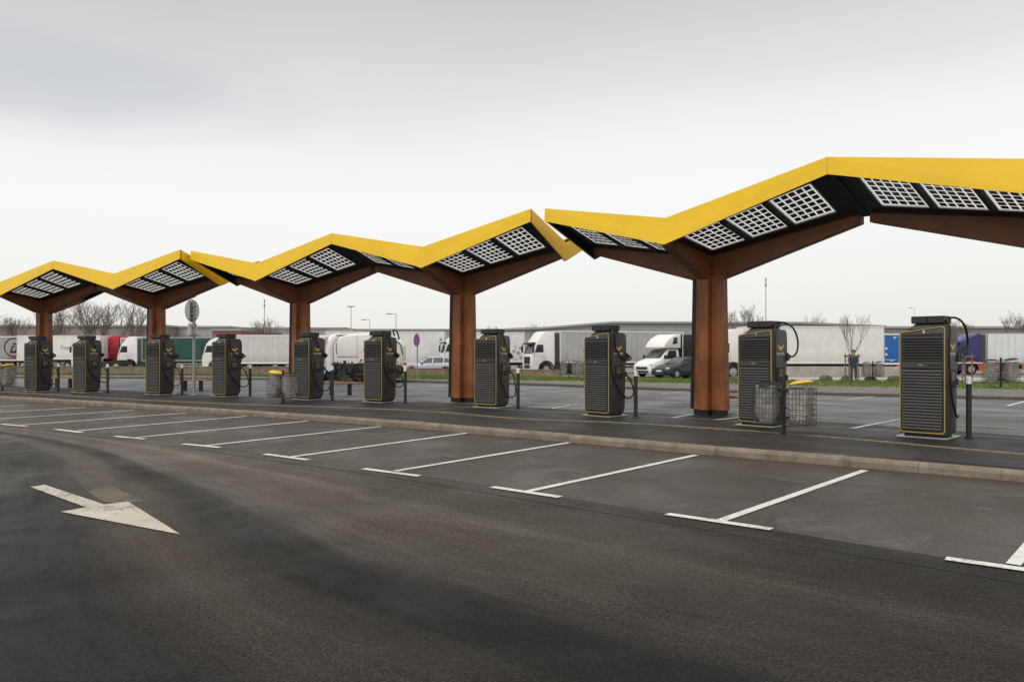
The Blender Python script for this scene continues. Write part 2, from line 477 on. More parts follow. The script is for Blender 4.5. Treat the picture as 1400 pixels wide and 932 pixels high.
def strip(name, A, B, zA, zB, mat, kind='structure', uvd=None, rows=1, squeeze=None):
    """surface between two curves with the same number of points"""
    V, F, UV = [], [], []
    n = len(A); L = 0
    for i in range(n):
        if i: L += (A[i]-A[i-1]).length
        for r in range(rows+1):
            f = r/rows
            p = A[i].lerp(B[i], f)
            V.append((p.x, p.y, zA+(zB-zA)*f))
            UV.append((L, (uvd or 1)*f/(squeeze(A[i].x) if squeeze else 1)))
    for i in range(n-1):
        for r in range(rows):
            a = i*(rows+1)+r
            F.append((a, a+1, a+rows+2, a+rows+1))
    me = bpy.data.meshes.new(name); me.from_pydata(V, [], F)
    bm = bmesh.new(); bm.from_mesh(me); bmesh.ops.recalc_face_normals(bm, faces=bm.faces)
    up = sum(f.normal.z for f in bm.faces)
    if up < 0: bmesh.ops.reverse_faces(bm, faces=bm.faces)
    bm.to_mesh(me); bm.free()
    uv = me.uv_layers.new(name='UVMap')
    for l in me.loops: uv.data[l.index].uv = UV[l.vertex_index]
    me.materials.append(mat)
    o = bpy.data.objects.new(name, me); col.objects.link(o); o['kind'] = kind
    return o

NP = 90
BAR = resample([(-60, 36), (-40, 29.8), (-28, 25.6), (-20, 22.2), (-16, 20.35), (-11.5, 18.0), (-9.45, 16.7), (-7.5, 15.4), (-5.58, 14.05), (-3.63, 12.48), (-1.68, 11.02),
                (.18, 9.39), (2.09, 7.73), (3.95, 6.05), (5.7, 4.25), (7.4, 2.3), (9.0, .2), (11.5, -3.6), (14, -8)], NP)
KERB = resample([(-66, 50), (-45, 40.5), (-28, 32.3), (-18.3, 27.5), (-9.5, 22.2), (-3.47, 18.2), (0, 15.5), (3.08, 12.95), (5.25, 11.3), (6.78, 10.05), (8.9, 8.1), (11, 6.0), (14.5, 2.2), (19, -4)], NP)
FLUSH = resample([(-65, 53), (-44, 43.3), (-27.5, 35.0), (-18.5, 29.6), (-10.5, 24.5), (-3.0, 21.1), (0, 18.4), (2.5, 17.2), (5.59, 14.68), (7.87, 11.9), (10.2, 9.6), (12.6, 7.2), (16.3, 3.2), (21, -3)], NP)
FARK = resample([(-75, 62), (-50, 51.5), (-34, 48.2), (-21, 46.6), (-11, 43.2), (-4.6, 40.3), (.7, 37.2), (4.9, 33.4), (8.8, 30.2), (12.2, 28.2), (16.3, 26.0), (23, 21.8), (32, 15), (44, 5)], NP)
GRF = resample([(-78, 66), (-50, 55.2), (-33, 51.6), (-22.7, 50.2), (-13, 46.8), (-5.7, 43.0), (.8, 41.0), (6.3, 38.6), (10.4, 36.4), (14.5, 33.9), (19.65, 31.6), (27, 27.5), (37, 20), (50, 8)], NP)
GRB = resample([(-80, 72), (-52, 60), (-34, 55.6), (-23, 54), (-15, 53.4), (-7.3, 52.3), (1, 50.4), (8, 47.5), (12.4, 44), (18.3, 42.6), (25.8, 41.5), (36, 37.5), (48, 28), (62, 13)], NP)

g = MB(); g.quad((-900, -300, -.03), (900, -300, -.03), (900, 1500, -.03), (-900, 1500, -.03))
g.build('ground', M['yard'], kind='structure')
def squeeze(x):                     # tyre paths close in on the bays towards the left
    K = [(-60, .22), (-20, .24), (-13, .26), (-9, .31), (-6, .45), (-3, .68), (-1, .86), (1, 1.0), (60, 1.0)]
    for (a, p), (b, q) in zip(K, K[1:]):
        if x <= b: return p+(q-p)*max(0, (x-a)/(b-a))
    return 1.0
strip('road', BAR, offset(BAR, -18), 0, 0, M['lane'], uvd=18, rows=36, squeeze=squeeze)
KB = [k for k in KERB]
strip('parking_bays', BAR, [k + (b-k).normalized()*-.05 for k, b in zip(KERB, BAR)], -.002, -.002, M['bays'], rows=4)

# front kerb: individual stones with rounded top edge, one structure
def kerb_run(name, C, z0, z1, w, mat, stone=1.0, sgn=1, round_=.03):
    mb = MB()
    P = resample([(p.x, p.y) for p in C], int(sum((C[i+1]-C[i]).length for i in range(len(C)-1))/stone)+1)
    for i in range(len(P)-1):
        a, b = P[i], P[i+1]; t = (b-a).normalized(); n = Vector((-t.y, t.x, 0))*sgn
        a = a + t*.0025; b = b - t*.0025
        dz = random.uniform(-.004, .004); j = n*random.uniform(-.006, .006); a = a+j; b = b+j
        q = lambda p, o, z: (p.x+n.x*o, p.y+n.y*o, z)
        prof = [(0, z0), (0.004, z1-round_*1.6+dz), (round_*.9, z1-round_*.3+dz), (round_*2, z1+dz), (w, z1+dz), (w, z0)]
        V = [q(a, o, z) for o, z in prof] + [q(b, o, z) for o, z in prof]; m = len(prof)
        F = [tuple(range(m)), tuple(range(2*m-1, m-1, -1))] + [((k+1) % m, k, m+k, m+(k+1) % m) for k in range(m)]
        mb.add(V, F)
    return mb.build(name, mat, kind='structure')
kerb_run('kerb', KERB, -.05, .135, .20, M['kerb'], 1.0)
KIN = offset(KERB, .20)
strip('pavement', KIN, FLUSH, .126, .122, M['pave'], rows=3)
kerb_run('flush_kerb', FLUSH, .02, .136, .10, M['flush'], 1.0, round_=.008)
PLAT = offset(FLUSH, 3.1)
strip('platform', offset(FLUSH, .10), PLAT, .124, .122, M['plat'], rows=4)
strip('back_road', PLAT, FARK, .122, .12, M['back'], rows=8)
kerb_run('far_kerb', FARK, .0, .235, .18, M['kerb_dark'], 1.0)
strip('verge', offset(FARK, .18), GRF, .228, .21, M['verge'], rows=2)
strip('grass_bed', GRF, GRB, .21, .14, M['soil'], rows=2)
# dark repair patch in the pavement at the right
mb = MB(); mb.poly([(5.95, 11.35, .132), (6.45, 11.75, .132), (9.2, 9.1, .132), (8.6, 8.75, .132)])
mb.build('pavement_patch', M['patch'], kind='structure')

# ------------------------------------------------------------------ markings
Z0 = .006
def line(mb, a, b, w, z):
    a = Vector((a[0], a[1], 0)); b = Vector((b[0], b[1], 0)); t = (b-a).normalized(); n = Vector((-t.y, t.x, 0))*w/2
    k = max(1, int((b-a).length/.5))
    for i in range(k):
        p, q = a.lerp(b, i/k), a.lerp(b, (i+1)/k)
        mb.quad((p.x-n.x, p.y-n.y, z), (q.x-n.x, q.y-n.y, z), (q.x+n.x, q.y+n.y, z), (p.x+n.x, p.y+n.y, z))
def gp(px, py, z):                # ground point seen at a picture position, for measured ends of the paint
    d = 1050*(1.7-z)/(py-482); return ((px-700)/1050*d, d)
bays = [((4.02, 6.16), (7.0, 9.52), (3.575, 6.33), (4.52, 5.62))]
for b0, b1, l0, l1 in [((912, 703), (1055, 724), (984, 712), (1182, 643)), ((673, 666), (766, 680), (720, 672), (952, 622)), ((497, 641), (573, 651), (540, 644), (778, 605)),
                       ((362, 621), (421, 629), (395, 625), (638, 592)), ((251, 607), (300, 612), (283, 609), (521, 583)), ((157, 596.5), (198, 600.5), (186, 598), (421, 575.5)),
                       ((76, 587), (112, 591.5), (105, 589), (337, 569)), ((2, 580), (37, 583), (30, 581), (255, 564.5)), (None, None, (-38, 575), (183, 560.8)), (None, None, (-100, 569), (117, 557)), (None, None, (-160, 564), (35, 554))]:
    bays.append((gp(*l0, 0), gp(*l1, 0), gp(*b0, 0) if b0 else None, gp(*b1, 0) if b1 else None))
for l0, l1, b0, b1 in bays:
    mb = MB(); line(mb, l0, l1, .105, Z0)
    if b0: line(mb, b0, b1, .12, Z0+.004)
    mb.build('bay_marking', M['white_line'], kind='structure')
mb = MB(); SE = offset(BAR, -.40)
for i in range(38, NP-6): line(mb, SE[i], SE[i+1], .022, .004)
mb.build('road_joint', M['patch'], kind='structure')
mb = MB()
T = [gp(x, y, 0) for x, y in ((41.5, 666), (61, 663), (142.5, 690), (175, 686), (246.5, 731), (82.5, 700), (117.5, 694))]
mb.poly([(x, y, Z0+.002) for x, y in T])
mb.build('arrow_marking', M['arrow'], kind='structure')
mb = MB(); mb.poly([(*gp(x, y, 0), Z0-.003) for x, y in ((118, 672), (150, 663), (200, 686), (172, 688), (142, 686))])
mb.build('old_marking', M['ghost'], kind='structure')
ZB = .130
mb = MB()
mb2 = MB()
LB = resample([gp(x, y, .12) for x, y in ((560, 547.2), (640, 549), (740, 552.2), (910, 559.5), (1130, 571.5), (1310, 580.8), (1392, 586), (1460, 591))], 40)
for i0, i1 in ((0, 7), (9, 13), (15, 19), (21, 25), (27, 30), (33, 37)):
    for i in range(i0, i1): line(mb, LB[i], LB[i+1], .12, ZB)
mb.build('bay_end_line', M['yellow_line'], kind='structure')
for a, b in [((1163.7, 586), (1234.7, 572.5)), ((1240, 571.5), (1252, 569)), ((979, 574), (1012, 570.7)), ((918, 571.5), (947, 566.6)), ((755, 558.7), (786, 553)), ((600, 551), (640, 548.5)), ((470, 546), (510, 544)),
             ((1376.7, 555), (1402, 548.7)), ((1158, 546.5), (1201, 541)), ((905, 538), (950, 534)), ((735, 530.5), (765, 528.5)), ((700, 533), (722, 532.2)), ((760, 534), (784, 533.4)),
             ((590, 529), (612, 527.5)), ((150, 521), (196, 519.5)), ((152, 532), (190, 531)), ((1115, 546), (1140, 545)), ((850, 539), (880, 538.3)), ((320, 526.5), (350, 525.5)), ((470, 531), (500, 530))]:
    line(mb2, gp(*a, .12), gp(*b, .12), .12, ZB)
mb2.build('bay_line', M['worn_line'], kind='structure')
mb = MB()
SL = resample([gp(x, y, .12) for x, y in ((620, 556), (760, 563), (950, 572.5), (1120, 583), (1240, 590.5), (1400, 600), (1460, 604))], 30)
for i in range(29): line(mb, SL[i], SL[i+1], .035, ZB)
mb.build('asphalt_joint', M['worn_line'], kind='structure')

# grit along the flush kerb, grass blades
mb = MB(); rnd = random.Random(3)
for k in range(5200):
    i = rnd.randrange(10, NP-14); f = rnd.random(); p = FLUSH[i].lerp(FLUSH[i+1], f); t = (FLUSH[i+1]-FLUSH[i]).normalized()
    off = rnd.gauss(.0, .16); q = p + Vector((-t.y, t.x, 0))*(off-.05); s = rnd.uniform(.004, .015)
    zz = .126
    mb.add([(q.x-s, q.y-s*.6, zz), (q.x+s, q.y-s*.5, zz), (q.x, q.y+s, zz), (q.x+s*.1, q.y, zz+s*.9)], [(0, 1, 3), (1, 2, 3), (2, 0, 3)])
o = mb.build('leaf_litter', M['flush']); tag(o, 'brown grit and leaf litter gathered along the flush kerb line', 'litter', kind='stuff')
mb = MB()
for k in range(15000):
    i = rnd.randrange(8, NP-18); f = rnd.random(); u = rnd.random()
    a, b = GRF[i].lerp(GRF[i+1], f), GRB[i].lerp(GRB[i+1], f); p = a.lerp(b, u*1.02-.01); z = .21-.07*u-.01
    for _ in range(4):
        an = rnd.uniform(0, math.pi); h = rnd.uniform(.05, .13); w = rnd.uniform(.010, .028)
        dx, dy = math.cos(an)*w, math.sin(an)*w; ox, oy = rnd.uniform(-.2, .2), rnd.uniform(-.2, .2)
        mb.add([(p.x+ox-dx, p.y+oy-dy, z), (p.x+ox+dx, p.y+oy+dy, z), (p.x+ox+rnd.uniform(-.05, .05), p.y+oy+rnd.uniform(-.05, .05), z+h)], [(0, 1, 2)])
o = mb.build('grass', M['grass']); tag(o, 'short green grass growing on the verge beyond the far kerb', 'grass', kind='stuff')

# ------------------------------------------------------------------ solar canopies
U, V = 3.845, 2.034
ZF = dict(vt=4.864, vb=4.235, rt=5.595, rb=5.245, mb=4.375)
def zs(z): return z-.12
def make_canopy():
    root = empty('solar_canopy', (0, 0, 0))
    c00, cv, cm, cc = 4.08, 4.37, 4.68, 5.40
    def surf(u0, su, sv, a, b, dz=0):
        z = c00*(1-a)*(1-b) + cv*(1-a)*b + cm*a*(1-b) + cc*a*b
        return (u0+su*a*U, sv*b*V, zs(z+dz))
    def patch(mb, u0, su, sv, a0, a1, b0, b1, d0, d1, na=1, nb=1, mi=0):
        for i in range(na):
            for j in range(nb):
                A0, A1 = a0+(a1-a0)*i/na, a0+(a1-a0)*(i+1)/na; B0, B1 = b0+(b1-b0)*j/nb, b0+(b1-b0)*(j+1)/nb
                k = [(A0, B0), (A1, B0), (A1, B1), (A0, B1)]
                mb.hexa([surf(u0, su, sv, *q, d0) for q in k] + [surf(u0, su, sv, *q, d1) for q in k], mi)
    fas = MB(); deck = MB(); ridge = MB(); sof = MB()
    th = .035
    for u0 in (-U, U):
        for su in (-1, 1):
            e = u0+su*U
            for sv in (-1, 1):
                y0, y1 = sv*V, sv*(V-th)
                l = sv*-.055; l2 = sv*-.015
                eb = e - su*.004
                fas.hexa([(u0, y0, zs(ZF['vb'])), (eb, y0, zs(ZF['rb'])), (eb, y1, zs(ZF['rb'])), (u0, y1, zs(ZF['vb'])),
                          (u0, y0+l, zs(ZF['vt'])), (eb, y0+l2, zs(ZF['rt'])), (eb, y1+l2, zs(ZF['rt'])), (u0, y1+l, zs(ZF['vt']))])
                bk0, bk1 = sv*(V-th-.003), sv*(V-th-.03)
                deck.hexa([(u0, bk0, zs(ZF['vb']+.012)), (eb, bk0, zs(ZF['rb']+.012)), (eb, bk1, zs(ZF['rb']+.012)), (u0, bk1, zs(ZF['vb']+.012)),
                           (u0, bk0+l, zs(ZF['vt']-.03)), (eb, bk0+l2, zs(ZF['rt']-.03)), (eb, bk1+l2, zs(ZF['rt']-.03)), (u0, bk1+l, zs(ZF['vt']-.03))])
                if abs(e) > U:      # free end: fascia folds back and down to the middle
                    xo, xi = e - su*.006, e - su*(.006+th)
                    ya, yb = sv*(V-th-.004), 0
                    ins = su*-.06
                    fas.hexa([(xo, ya, zs(ZF['rb'])), (xo+ins, yb, zs(ZF['mb'])), (xi+ins, yb, zs(ZF['mb'])), (xi, ya, zs(ZF['rb'])),
                              (xo, ya, zs(ZF['rt'])), (xo+ins*.6, yb, zs(ZF['mb']+.54)), (xi+ins*.6, yb, zs(ZF['mb']+.54)), (xi, ya, zs(ZF['rt']))])
                    deck.hexa([(xi-su*.003, ya*.99, zs(ZF['rb']+.01)), (xi+ins-su*.003, yb, zs(ZF['mb']+.01)), (xi+ins-su*.03, yb, zs(ZF['mb']+.01)), (xi-su*.03, ya*.99, zs(ZF['rb']+.01)),
                               (xi-su*.003, ya*.99, zs(ZF['rt']-.02)), (xi+ins*.6-su*.003, yb, zs(ZF['mb']+.42)), (xi+ins*.6-su*.03, yb, zs(ZF['mb']+.42)), (xi-su*.03, ya*.99, zs(ZF['rt']-.02))])
                lim = .985
                # deck strips round the panels
                patch(deck, u0, su, sv, .012, lim, .10, .205, 0, .10, 6, 1)
                patch(sof, u0, su, sv, .012, lim, .0, .097, 0, .10, 6, 1)
                patch(deck, u0, su, sv, .012, lim, .865, .972, -.01, .12, 6, 1)
                patch(deck, u0, su, sv, .0, .075, .207, .863, 0, .10, 1, 4)
                patch(deck, u0, su, sv, .885, lim, .207, .863, -.02, .10, 1, 4)
                for am in (.345, .615):
                    patch(deck, u0, su, sv, am-.011, am+.011, .207, .863, -.05, .10, 1, 3)
    for sv in (-1, 1):               # ridge board at the joint of the two units
        ridge.hexa([(-.07, sv*.02, zs(4.66)), (.07, sv*.02, zs(4.66)), (.07, sv*(V-.06), zs(5.30)), (-.07, sv*(V-.06), zs(5.30)),
                    (-.07, sv*.02, zs(4.86)), (.07, sv*.02, zs(4.86)), (.07, sv*(V-.06), zs(5.52)), (-.07, sv*(V-.06), zs(5.52))])
    fas.build('fascia', M['yellow'], root)
    deck.build('roof_deck', M['roof_black'], root)
    sof.build('soffit_strip', M['roof_grey'], root)
    ridge.build('ridge_board', M['roof_black'], root)
    # panels
    for u0 in (-U, U):
        for su in (-1, 1):
            for sv in (-1, 1):
                for a0, a1 in ((.078, .331), (.359, .601), (.629, .882)):
                    b0, b1 = .21, .86
                    sh = MB(); patch(sh, u0, su, sv, a0, a1, b0, b1, .038, .044, 2, 3)
                    p = sh.build('solar_panel', M['backsheet'], root)
                    ce = MB(); na, nb = 5, 6
                    for i in range(na):
                        for j in range(nb):
                            A0 = a0+(a1-a0)*(.07+.86*(i+.12)/na); A1 = a0+(a1-a0)*(.07+.86*(i+.88)/na)
                            B0 = b0+(b1-b0)*(.05+.90*(j+.14)/nb); B1 = b0+(b1-b0)*(.05+.90*(j+.86)/nb)
                            patch(ce, u0, su, sv, A0, A1, B0, B1, .029, .036)
                    ce.build('cell_grid', M['cell'], p)
                    fr = MB(); w = .028*(a1-a0)/.26; h = .016
                    patch(fr, u0, su, sv, a0, a1, b0, b0+h, .014, .0375); patch(fr, u0, su, sv, a0, a1, b1-h, b1, .014, .0375)
                    patch(fr, u0, su, sv, a0, a0+w*.35, b0+h, b1-h, .014, .0375, 1, 2); patch(fr, u0, su, sv, a1-w*.35, a1, b0+h, b1-h, .014, .0375, 1, 2)
                    fr.build('panel_frame', M['alu'], p)
    # columns: four wings in a cross, slightly wider at the foot
    for u0 in (-U, U):
        c = MB(); hw = .125
        def cross(L, q=.74):
            K = L*q
            return [(hw, -K), (hw, -hw*1.05), (L, -hw), (L, hw), (hw, hw*1.05), (hw, K), (-hw, K), (-hw, hw), (-L, hw), (-L, -hw), (-hw, -hw), (-hw, -K)]
        lo, hi = cross(.48), cross(.41)
        n = 12
        Vv = [(u0+x, y, .14) for x, y in lo] + [(u0+x, y, 3.50) for x, y in hi]
        c.add(Vv, [tuple(range(n-1, -1, -1)), tuple(range(n, 2*n))] + [(i, (i+1) % n, n+(i+1) % n, n+i) for i in range(n)])
        co = c.build('column', M['wood_col'], root, bevel=.012)
        b = MB(); b.prism_z([(u0+x*.93, y*.93) for x, y in cross(.44)], 0.004, .139)
        for sx, sy in ((.36, 0), (-.36, 0), (0, .28), (0, -.28)):
            b.cyl((u0+sx, sy, .10), .03, .07, n=8)
        b.build('column_foot', M['steel_dark'], co)
        k = MB()
        # dark strip on the wing that points to the far end of the row
        a, b_ = .482, .412
        k.hexa([(u0-a-.012, -.142, .16), (u0-a+.085, -.142, .16), (u0-a+.085, -.1275, .16), (u0-a-.012, -.1275, .16),
                (u0-b_-.012, -.142, 3.48), (u0-b_+.085, -.142, 3.48), (u0-b_+.085, -.1275, 3.48), (u0-b_-.012, -.1275, 3.48)])
        k.build('edge_strip', M['steel_dark'], co)
        # beams
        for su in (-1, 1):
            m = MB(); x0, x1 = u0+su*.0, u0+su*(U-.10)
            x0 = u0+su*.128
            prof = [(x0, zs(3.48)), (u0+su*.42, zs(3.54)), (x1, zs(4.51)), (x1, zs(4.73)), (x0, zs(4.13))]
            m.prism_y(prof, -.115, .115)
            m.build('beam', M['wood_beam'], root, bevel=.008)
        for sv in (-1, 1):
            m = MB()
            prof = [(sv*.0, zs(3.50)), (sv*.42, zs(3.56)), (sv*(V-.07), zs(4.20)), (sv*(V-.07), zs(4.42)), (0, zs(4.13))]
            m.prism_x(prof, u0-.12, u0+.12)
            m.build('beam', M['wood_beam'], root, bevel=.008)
    return root

can = make_canopy()
for i, (x, y, th, lab) in enumerate([(7.714, 16.695, -.794, 'nearest yellow zigzag solar canopy on timber columns, running out of frame at right'),
                                     (-4.763, 26.739, -.589, 'yellow zigzag solar canopy in the middle of the three, between the other two'),
                                     (-18.5, 34.3, -.468, 'yellow zigzag solar canopy at the far left end of the row')]):
    o = can if i == 0 else copy_tree(can)
    o.location = (x, y, .12); o.rotation_euler.z = th
    tag(o, lab, 'canopy', 'timber solar canopies over the charging bays')

# ------------------------------------------------------------------ chargers
CW, CD = .80, .72
def slope(x): return .055*x/(CW/2)
def make_charger():
    root = empty('ev_charger', (0, 0, 0))
    hw, hd = CW/2, CD/2
    body = MB()
    prof = [(-hd, .07), (-hd, 2.02), (.24, 2.02), (.31, 1.96), (.335, 1.80), (.335, 1.40), (.30, 1.16), (.27, .20), (.21, .07)]
    n = len(prof)
    Vv = []
    for x in (-hw, hw):
        for y, z in prof:
            Vv.append((x, y, z + (slope(x) if z > 1.7 else 0)))
    body.add(Vv, [tuple(range(n)), tuple(range(2*n-1, n-1, -1))] + [((i+1) % n, i, n+i, n+(i+1) % n) for i in range(n)])
    body.build('body', M['char'], root, bevel=.03, seg=2, smooth=True)
    # front recess + louvres
    y = -hd-.003
    rec = MB(); rec.hexa([(-hw+.055, y-.002, .15), (hw-.055, y-.002, .15), (hw-.055, y+.03, .15), (-hw+.055, y+.03, .15),
                          (-hw+.055, y-.002, 1.90), (hw-.055, y-.002, 1.93), (hw-.055, y+.03, 1.93), (-hw+.055, y+.03, 1.90)])
    rec.build('front_recess', M['char_back'], root)
    def slats(z0, z1, k, mat, name):
        s = MB(); h = (z1-z0)/k
        for i in range(k):
            z = z0+h*i
            P = [(y-.004, z+h*.08), (y-.032, z+h*.12), (y-.030, z+h*.34), (y-.004, z+h*.86)]
            s.prism_x(P, -hw+.062, hw-.062)
        return s.build(name, mat, root)
    slats(.16, 1.27, 20, M['char_slat'], 'lower_louvre')
    slats(1.425, 1.88, 9, M['char_slat_dark'], 'upper_louvre')
    b = MB(); b.bb(-hw+.058, hw-.058, y-.026, y-.003, 1.285, 1.415)
    b.build('front_band', M['char'], root, bevel=.006)
    l = MB(); l.bb(-.06, .02, y-.0305, y-.0265, 1.345, 1.362); l.bb(-.05, .01, y-.0305, y-.0265, 1.335, 1.3445)
    l.build('maker_badge', M['grey_mark'], root)
    hdl = MB(); hdl.bb(.10, hw-.07, y-.034, y-.0265, 1.335, 1.362); hdl.build('latch', M['char_back'], root, bevel=.003)
    # yellow outline
    pts = []
    r = .06; x0, x1, z0 = -hw+.02, hw-.02, .10
    def corner(cx, cz, a0, a1):
        for i in range(6):
            a = a0+(a1-a0)*i/5; pts.append((cx+r*math.cos(a), -hd-.006, cz+r*math.sin(a)))
    zt = lambda x: 2.0+slope(x)
    corner(x0+r, z0+r, math.pi, 1.5*math.pi); corner(x1-r, z0+r, 1.5*math.pi, 2*math.pi)
    corner(x1-r, zt(x1)-r-.005, 0, .5*math.pi); corner(x0+r, zt(x0)-r+.008, .5*math.pi, math.pi)
    pts.append(pts[0]); pts.append(pts[1])
    t = MB(); t.tube(pts, .0085, 6, cap=False); t.build('yellow_outline', M['yellow_trim'], root, smooth=True)
    # top: cable-management box on a low pedestal
    p = MB(); p.hexa([(-.28, -.30, 1.99), (.34, -.30, 2.03), (.34, .24, 2.03), (-.28, .24, 1.99), (-.16, -.25, 2.113), (.33, -.25, 2.113), (.33, .10, 2.113), (-.16, .10, 2.113)])
    p.build('top_pedestal', M['char'], root, bevel=.02)
    tb = MB(); tb.bb(-.21, .068, -.31, .12, 2.115, 2.25); tb.bb(.074, .35, -.31, .12, 2.115, 2.25)
    tb.build('top_box', M['black_plastic'], root, bevel=.012)
    pl = MB(); pl.bb(-.44, .44, -.42, .40, .002, .022); pl.build('base_plate', M['zinc'], root, bevel=.004)
    pn = MB(); pn.bb(-.33, .33, -.30, .22, .0225, .075); pn.build('plinth', M['char_back'], root)
    # right side: logo, name, screen
    X = hw+.003
    lg = MB()
    for s in (-1, 1):
        q = [(0, 1.655), (s*.125, 1.755), (s*.125, 1.70+.012), (s*.06, 1.672), (0, 1.615)]
        q = [(0, 1.675), (s*.05, 1.715), (s*.135, 1.745), (s*.125, 1.705), (s*.06, 1.66), (0, 1.612)]
        Vq = [(X, a+.0, z) for a, z in q] + [(X+.005, a, z) for a, z in q]; m = len(q)
        lg.add(Vq, [tuple(range(m)), tuple(range(2*m-1, m-1, -1))] + [(i, (i+1) % m, m+(i+1) % m, m+i) for i in range(m)])
    lg.build('logo', M['logo_yellow'], root)
    text_obj('brand_name', 'FASTNED', .076, M['print_white'], root, (X+.001, 0, 1.545), (R(90), 0, R(90)), .002)
    sr = MB(); sr.bb(X-.01, X+.014, -.15, .15, .93, 1.26)
    s0 = sr.build('screen', M['char_back'], root, bevel=.006)
    dp = MB(); dp.bb(X+.0145, X+.018, -.095, .095, 1.06, 1.225); dp.build('display', M['display'], s0)
    kp = MB()
    for i in range(3): kp.bb(X+.0145, X+.019, -.085+.065*i, -.045+.065*i, .965, 1.015)
    kp.build('keypad', M['black_plastic'], s0)
    # connector holder behind and cables
    ho = MB(); ho.bb(hw-.12, hw+.03, .28, .37, 1.40, 1.54); ho.bb(hw-.12, hw+.02, .24, .33, .98, 1.10)
    ho.build('connector_holder', M['black_plastic'], root, bevel=.012)
    return root

def smooth_path(P, k=6):
    P = [Vector(p) for p in P]; P = [P[0]*2-P[1]] + P + [P[-1]*2-P[-2]]; out = []
    for i in range(1, len(P)-2):
        for j in range(k):
            t = j/k; a, b, c, d = P[i-1:i+3]
            out.append(.5*((2*b)+(c-a)*t+(2*a-5*b+4*c-d)*t*t+(3*b-a-3*c+d)*t**3))
    out.append(P[-2]); return out

def add_cables(root, style):
    hw = CW/2
    dz = random.uniform(-.12, .14); dy = random.uniform(-.06, .08)
    A = [(.30, -.18, 2.20), (.44, -.30, 2.06), (hw+.04, -.33, 1.75), (hw+.035, -.30, 1.2), (hw+.04, -.18, .80+dz*.5), (hw+.06, .06+dy, .46+dz), (hw+.07, .30+dy, .33+dz), (hw+.07, .52+dy, .46+dz), (hw+.02, .48, .86), (hw-.01, .34, 1.02)]
    if style == 0:      # loop standing out behind the top, second lead hanging close to the front edge
        B = [(.28, -.05, 2.2), (.42, .12, 2.22), (.47, .45, 2.10), (.47, .66, 1.85), (.45, .68, 1.62), (.43, .55, 1.50), (.42, .42, 1.50)]
        A = [(.30, -.18, 2.20), (.44, -.30, 2.06), (hw+.04, -.32, 1.75), (hw+.035, -.27, 1.2), (hw+.04, -.16, .75), (hw+.05, .05, .42), (hw+.05, .2, .40)]
    elif style == 1:
        B = [(.30, -.2, 2.2), (.45, -.14, 2.08), (hw+.045, -.02, 1.86), (hw+.045, .16, 1.62), (hw+.05, .34, 1.46), (hw+.02, .40, 1.48)]
    else:
        B = [(.30, -.2, 2.2), (.46, -.22, 2.05), (hw+.045, -.20, 1.8), (hw+.045, -.05, 1.55), (hw+.06, .25, 1.38), (hw+.05, .42, 1.44), (hw, .42, 1.5)]
    for P in (A, B):
        m = MB(); m.tube(smooth_path(P), .020, 7); m.build('charging_cable', M['cable'], root, smooth=True)
    # plug at the end of the upper lead
    m = MB(); m.tube([(hw+.0, .42, 1.46), (hw+.0, .36, 1.52), (hw, .30, 1.55)], [.03, .035, .028], 8); m.build('plug', M['black_plastic'], root, smooth=True)

TH = {'A': -.80, 'B': -.60, 'C': -.47}
chargers = [(7.83, 14.43, 'A', '6', 'dark charging cabinet numbered 6, rightmost of the row'),
            (5.45, 16.68, 'A', '7', 'dark charging cabinet numbered 7 standing behind the wire bins, cable looping out'),
            (2.35, 19.25, 'A', '8', 'dark charging cabinet numbered 8 standing alone left of the nearest timber column'),
            (-.56, 22.3, 'B', '9', 'dark charging cabinet numbered 9 standing just right of the second timber column'),
            (-4.2, 24.6, 'B', '10', 'dark charging cabinet hiding the rear of the white sweeper lorry'),
            (-6.85, 26.0, 'B', '11', 'dark charging cabinet between the wire bin and the cab of the white sweeper lorry'),
            (-10.3, 27.8, 'B', '12', 'dark charging cabinet before the pale grey trailer, just right of the round sign'),
            (-13.3, 29.1, 'C', '13', 'dark charging cabinet before the dark green trailer, just left of the round sign'),
            (-16.9, 30.6, 'C', '14', 'dark charging cabinet beside the red lorry cab'),
            (-19.4, 31.5, 'C', '15', 'dark charging cabinet under the leftmost timber column, last of the row')]
proto = make_charger()
for i, (x, y, k, num, lab) in enumerate(chargers):
    o = copy_tree(proto)
    o.location = (x, y, .125); o.rotation_euler.z = TH[k]
    tag(o, lab, 'charger', 'charging cabinets in a row under the canopies')
    add_cables(o, 0 if i in (0, 1) else (1 if i in (3, 4, 5, 8) else 2))
    text_obj('number', num, .10, M['print_white'], o, (.03, -CD/2-.004, 1.965), (R(90), 0, 0), .002)
for ch in list(proto.children_recursive): bpy.data.objects.remove(ch)
bpy.data.objects.remove(proto)

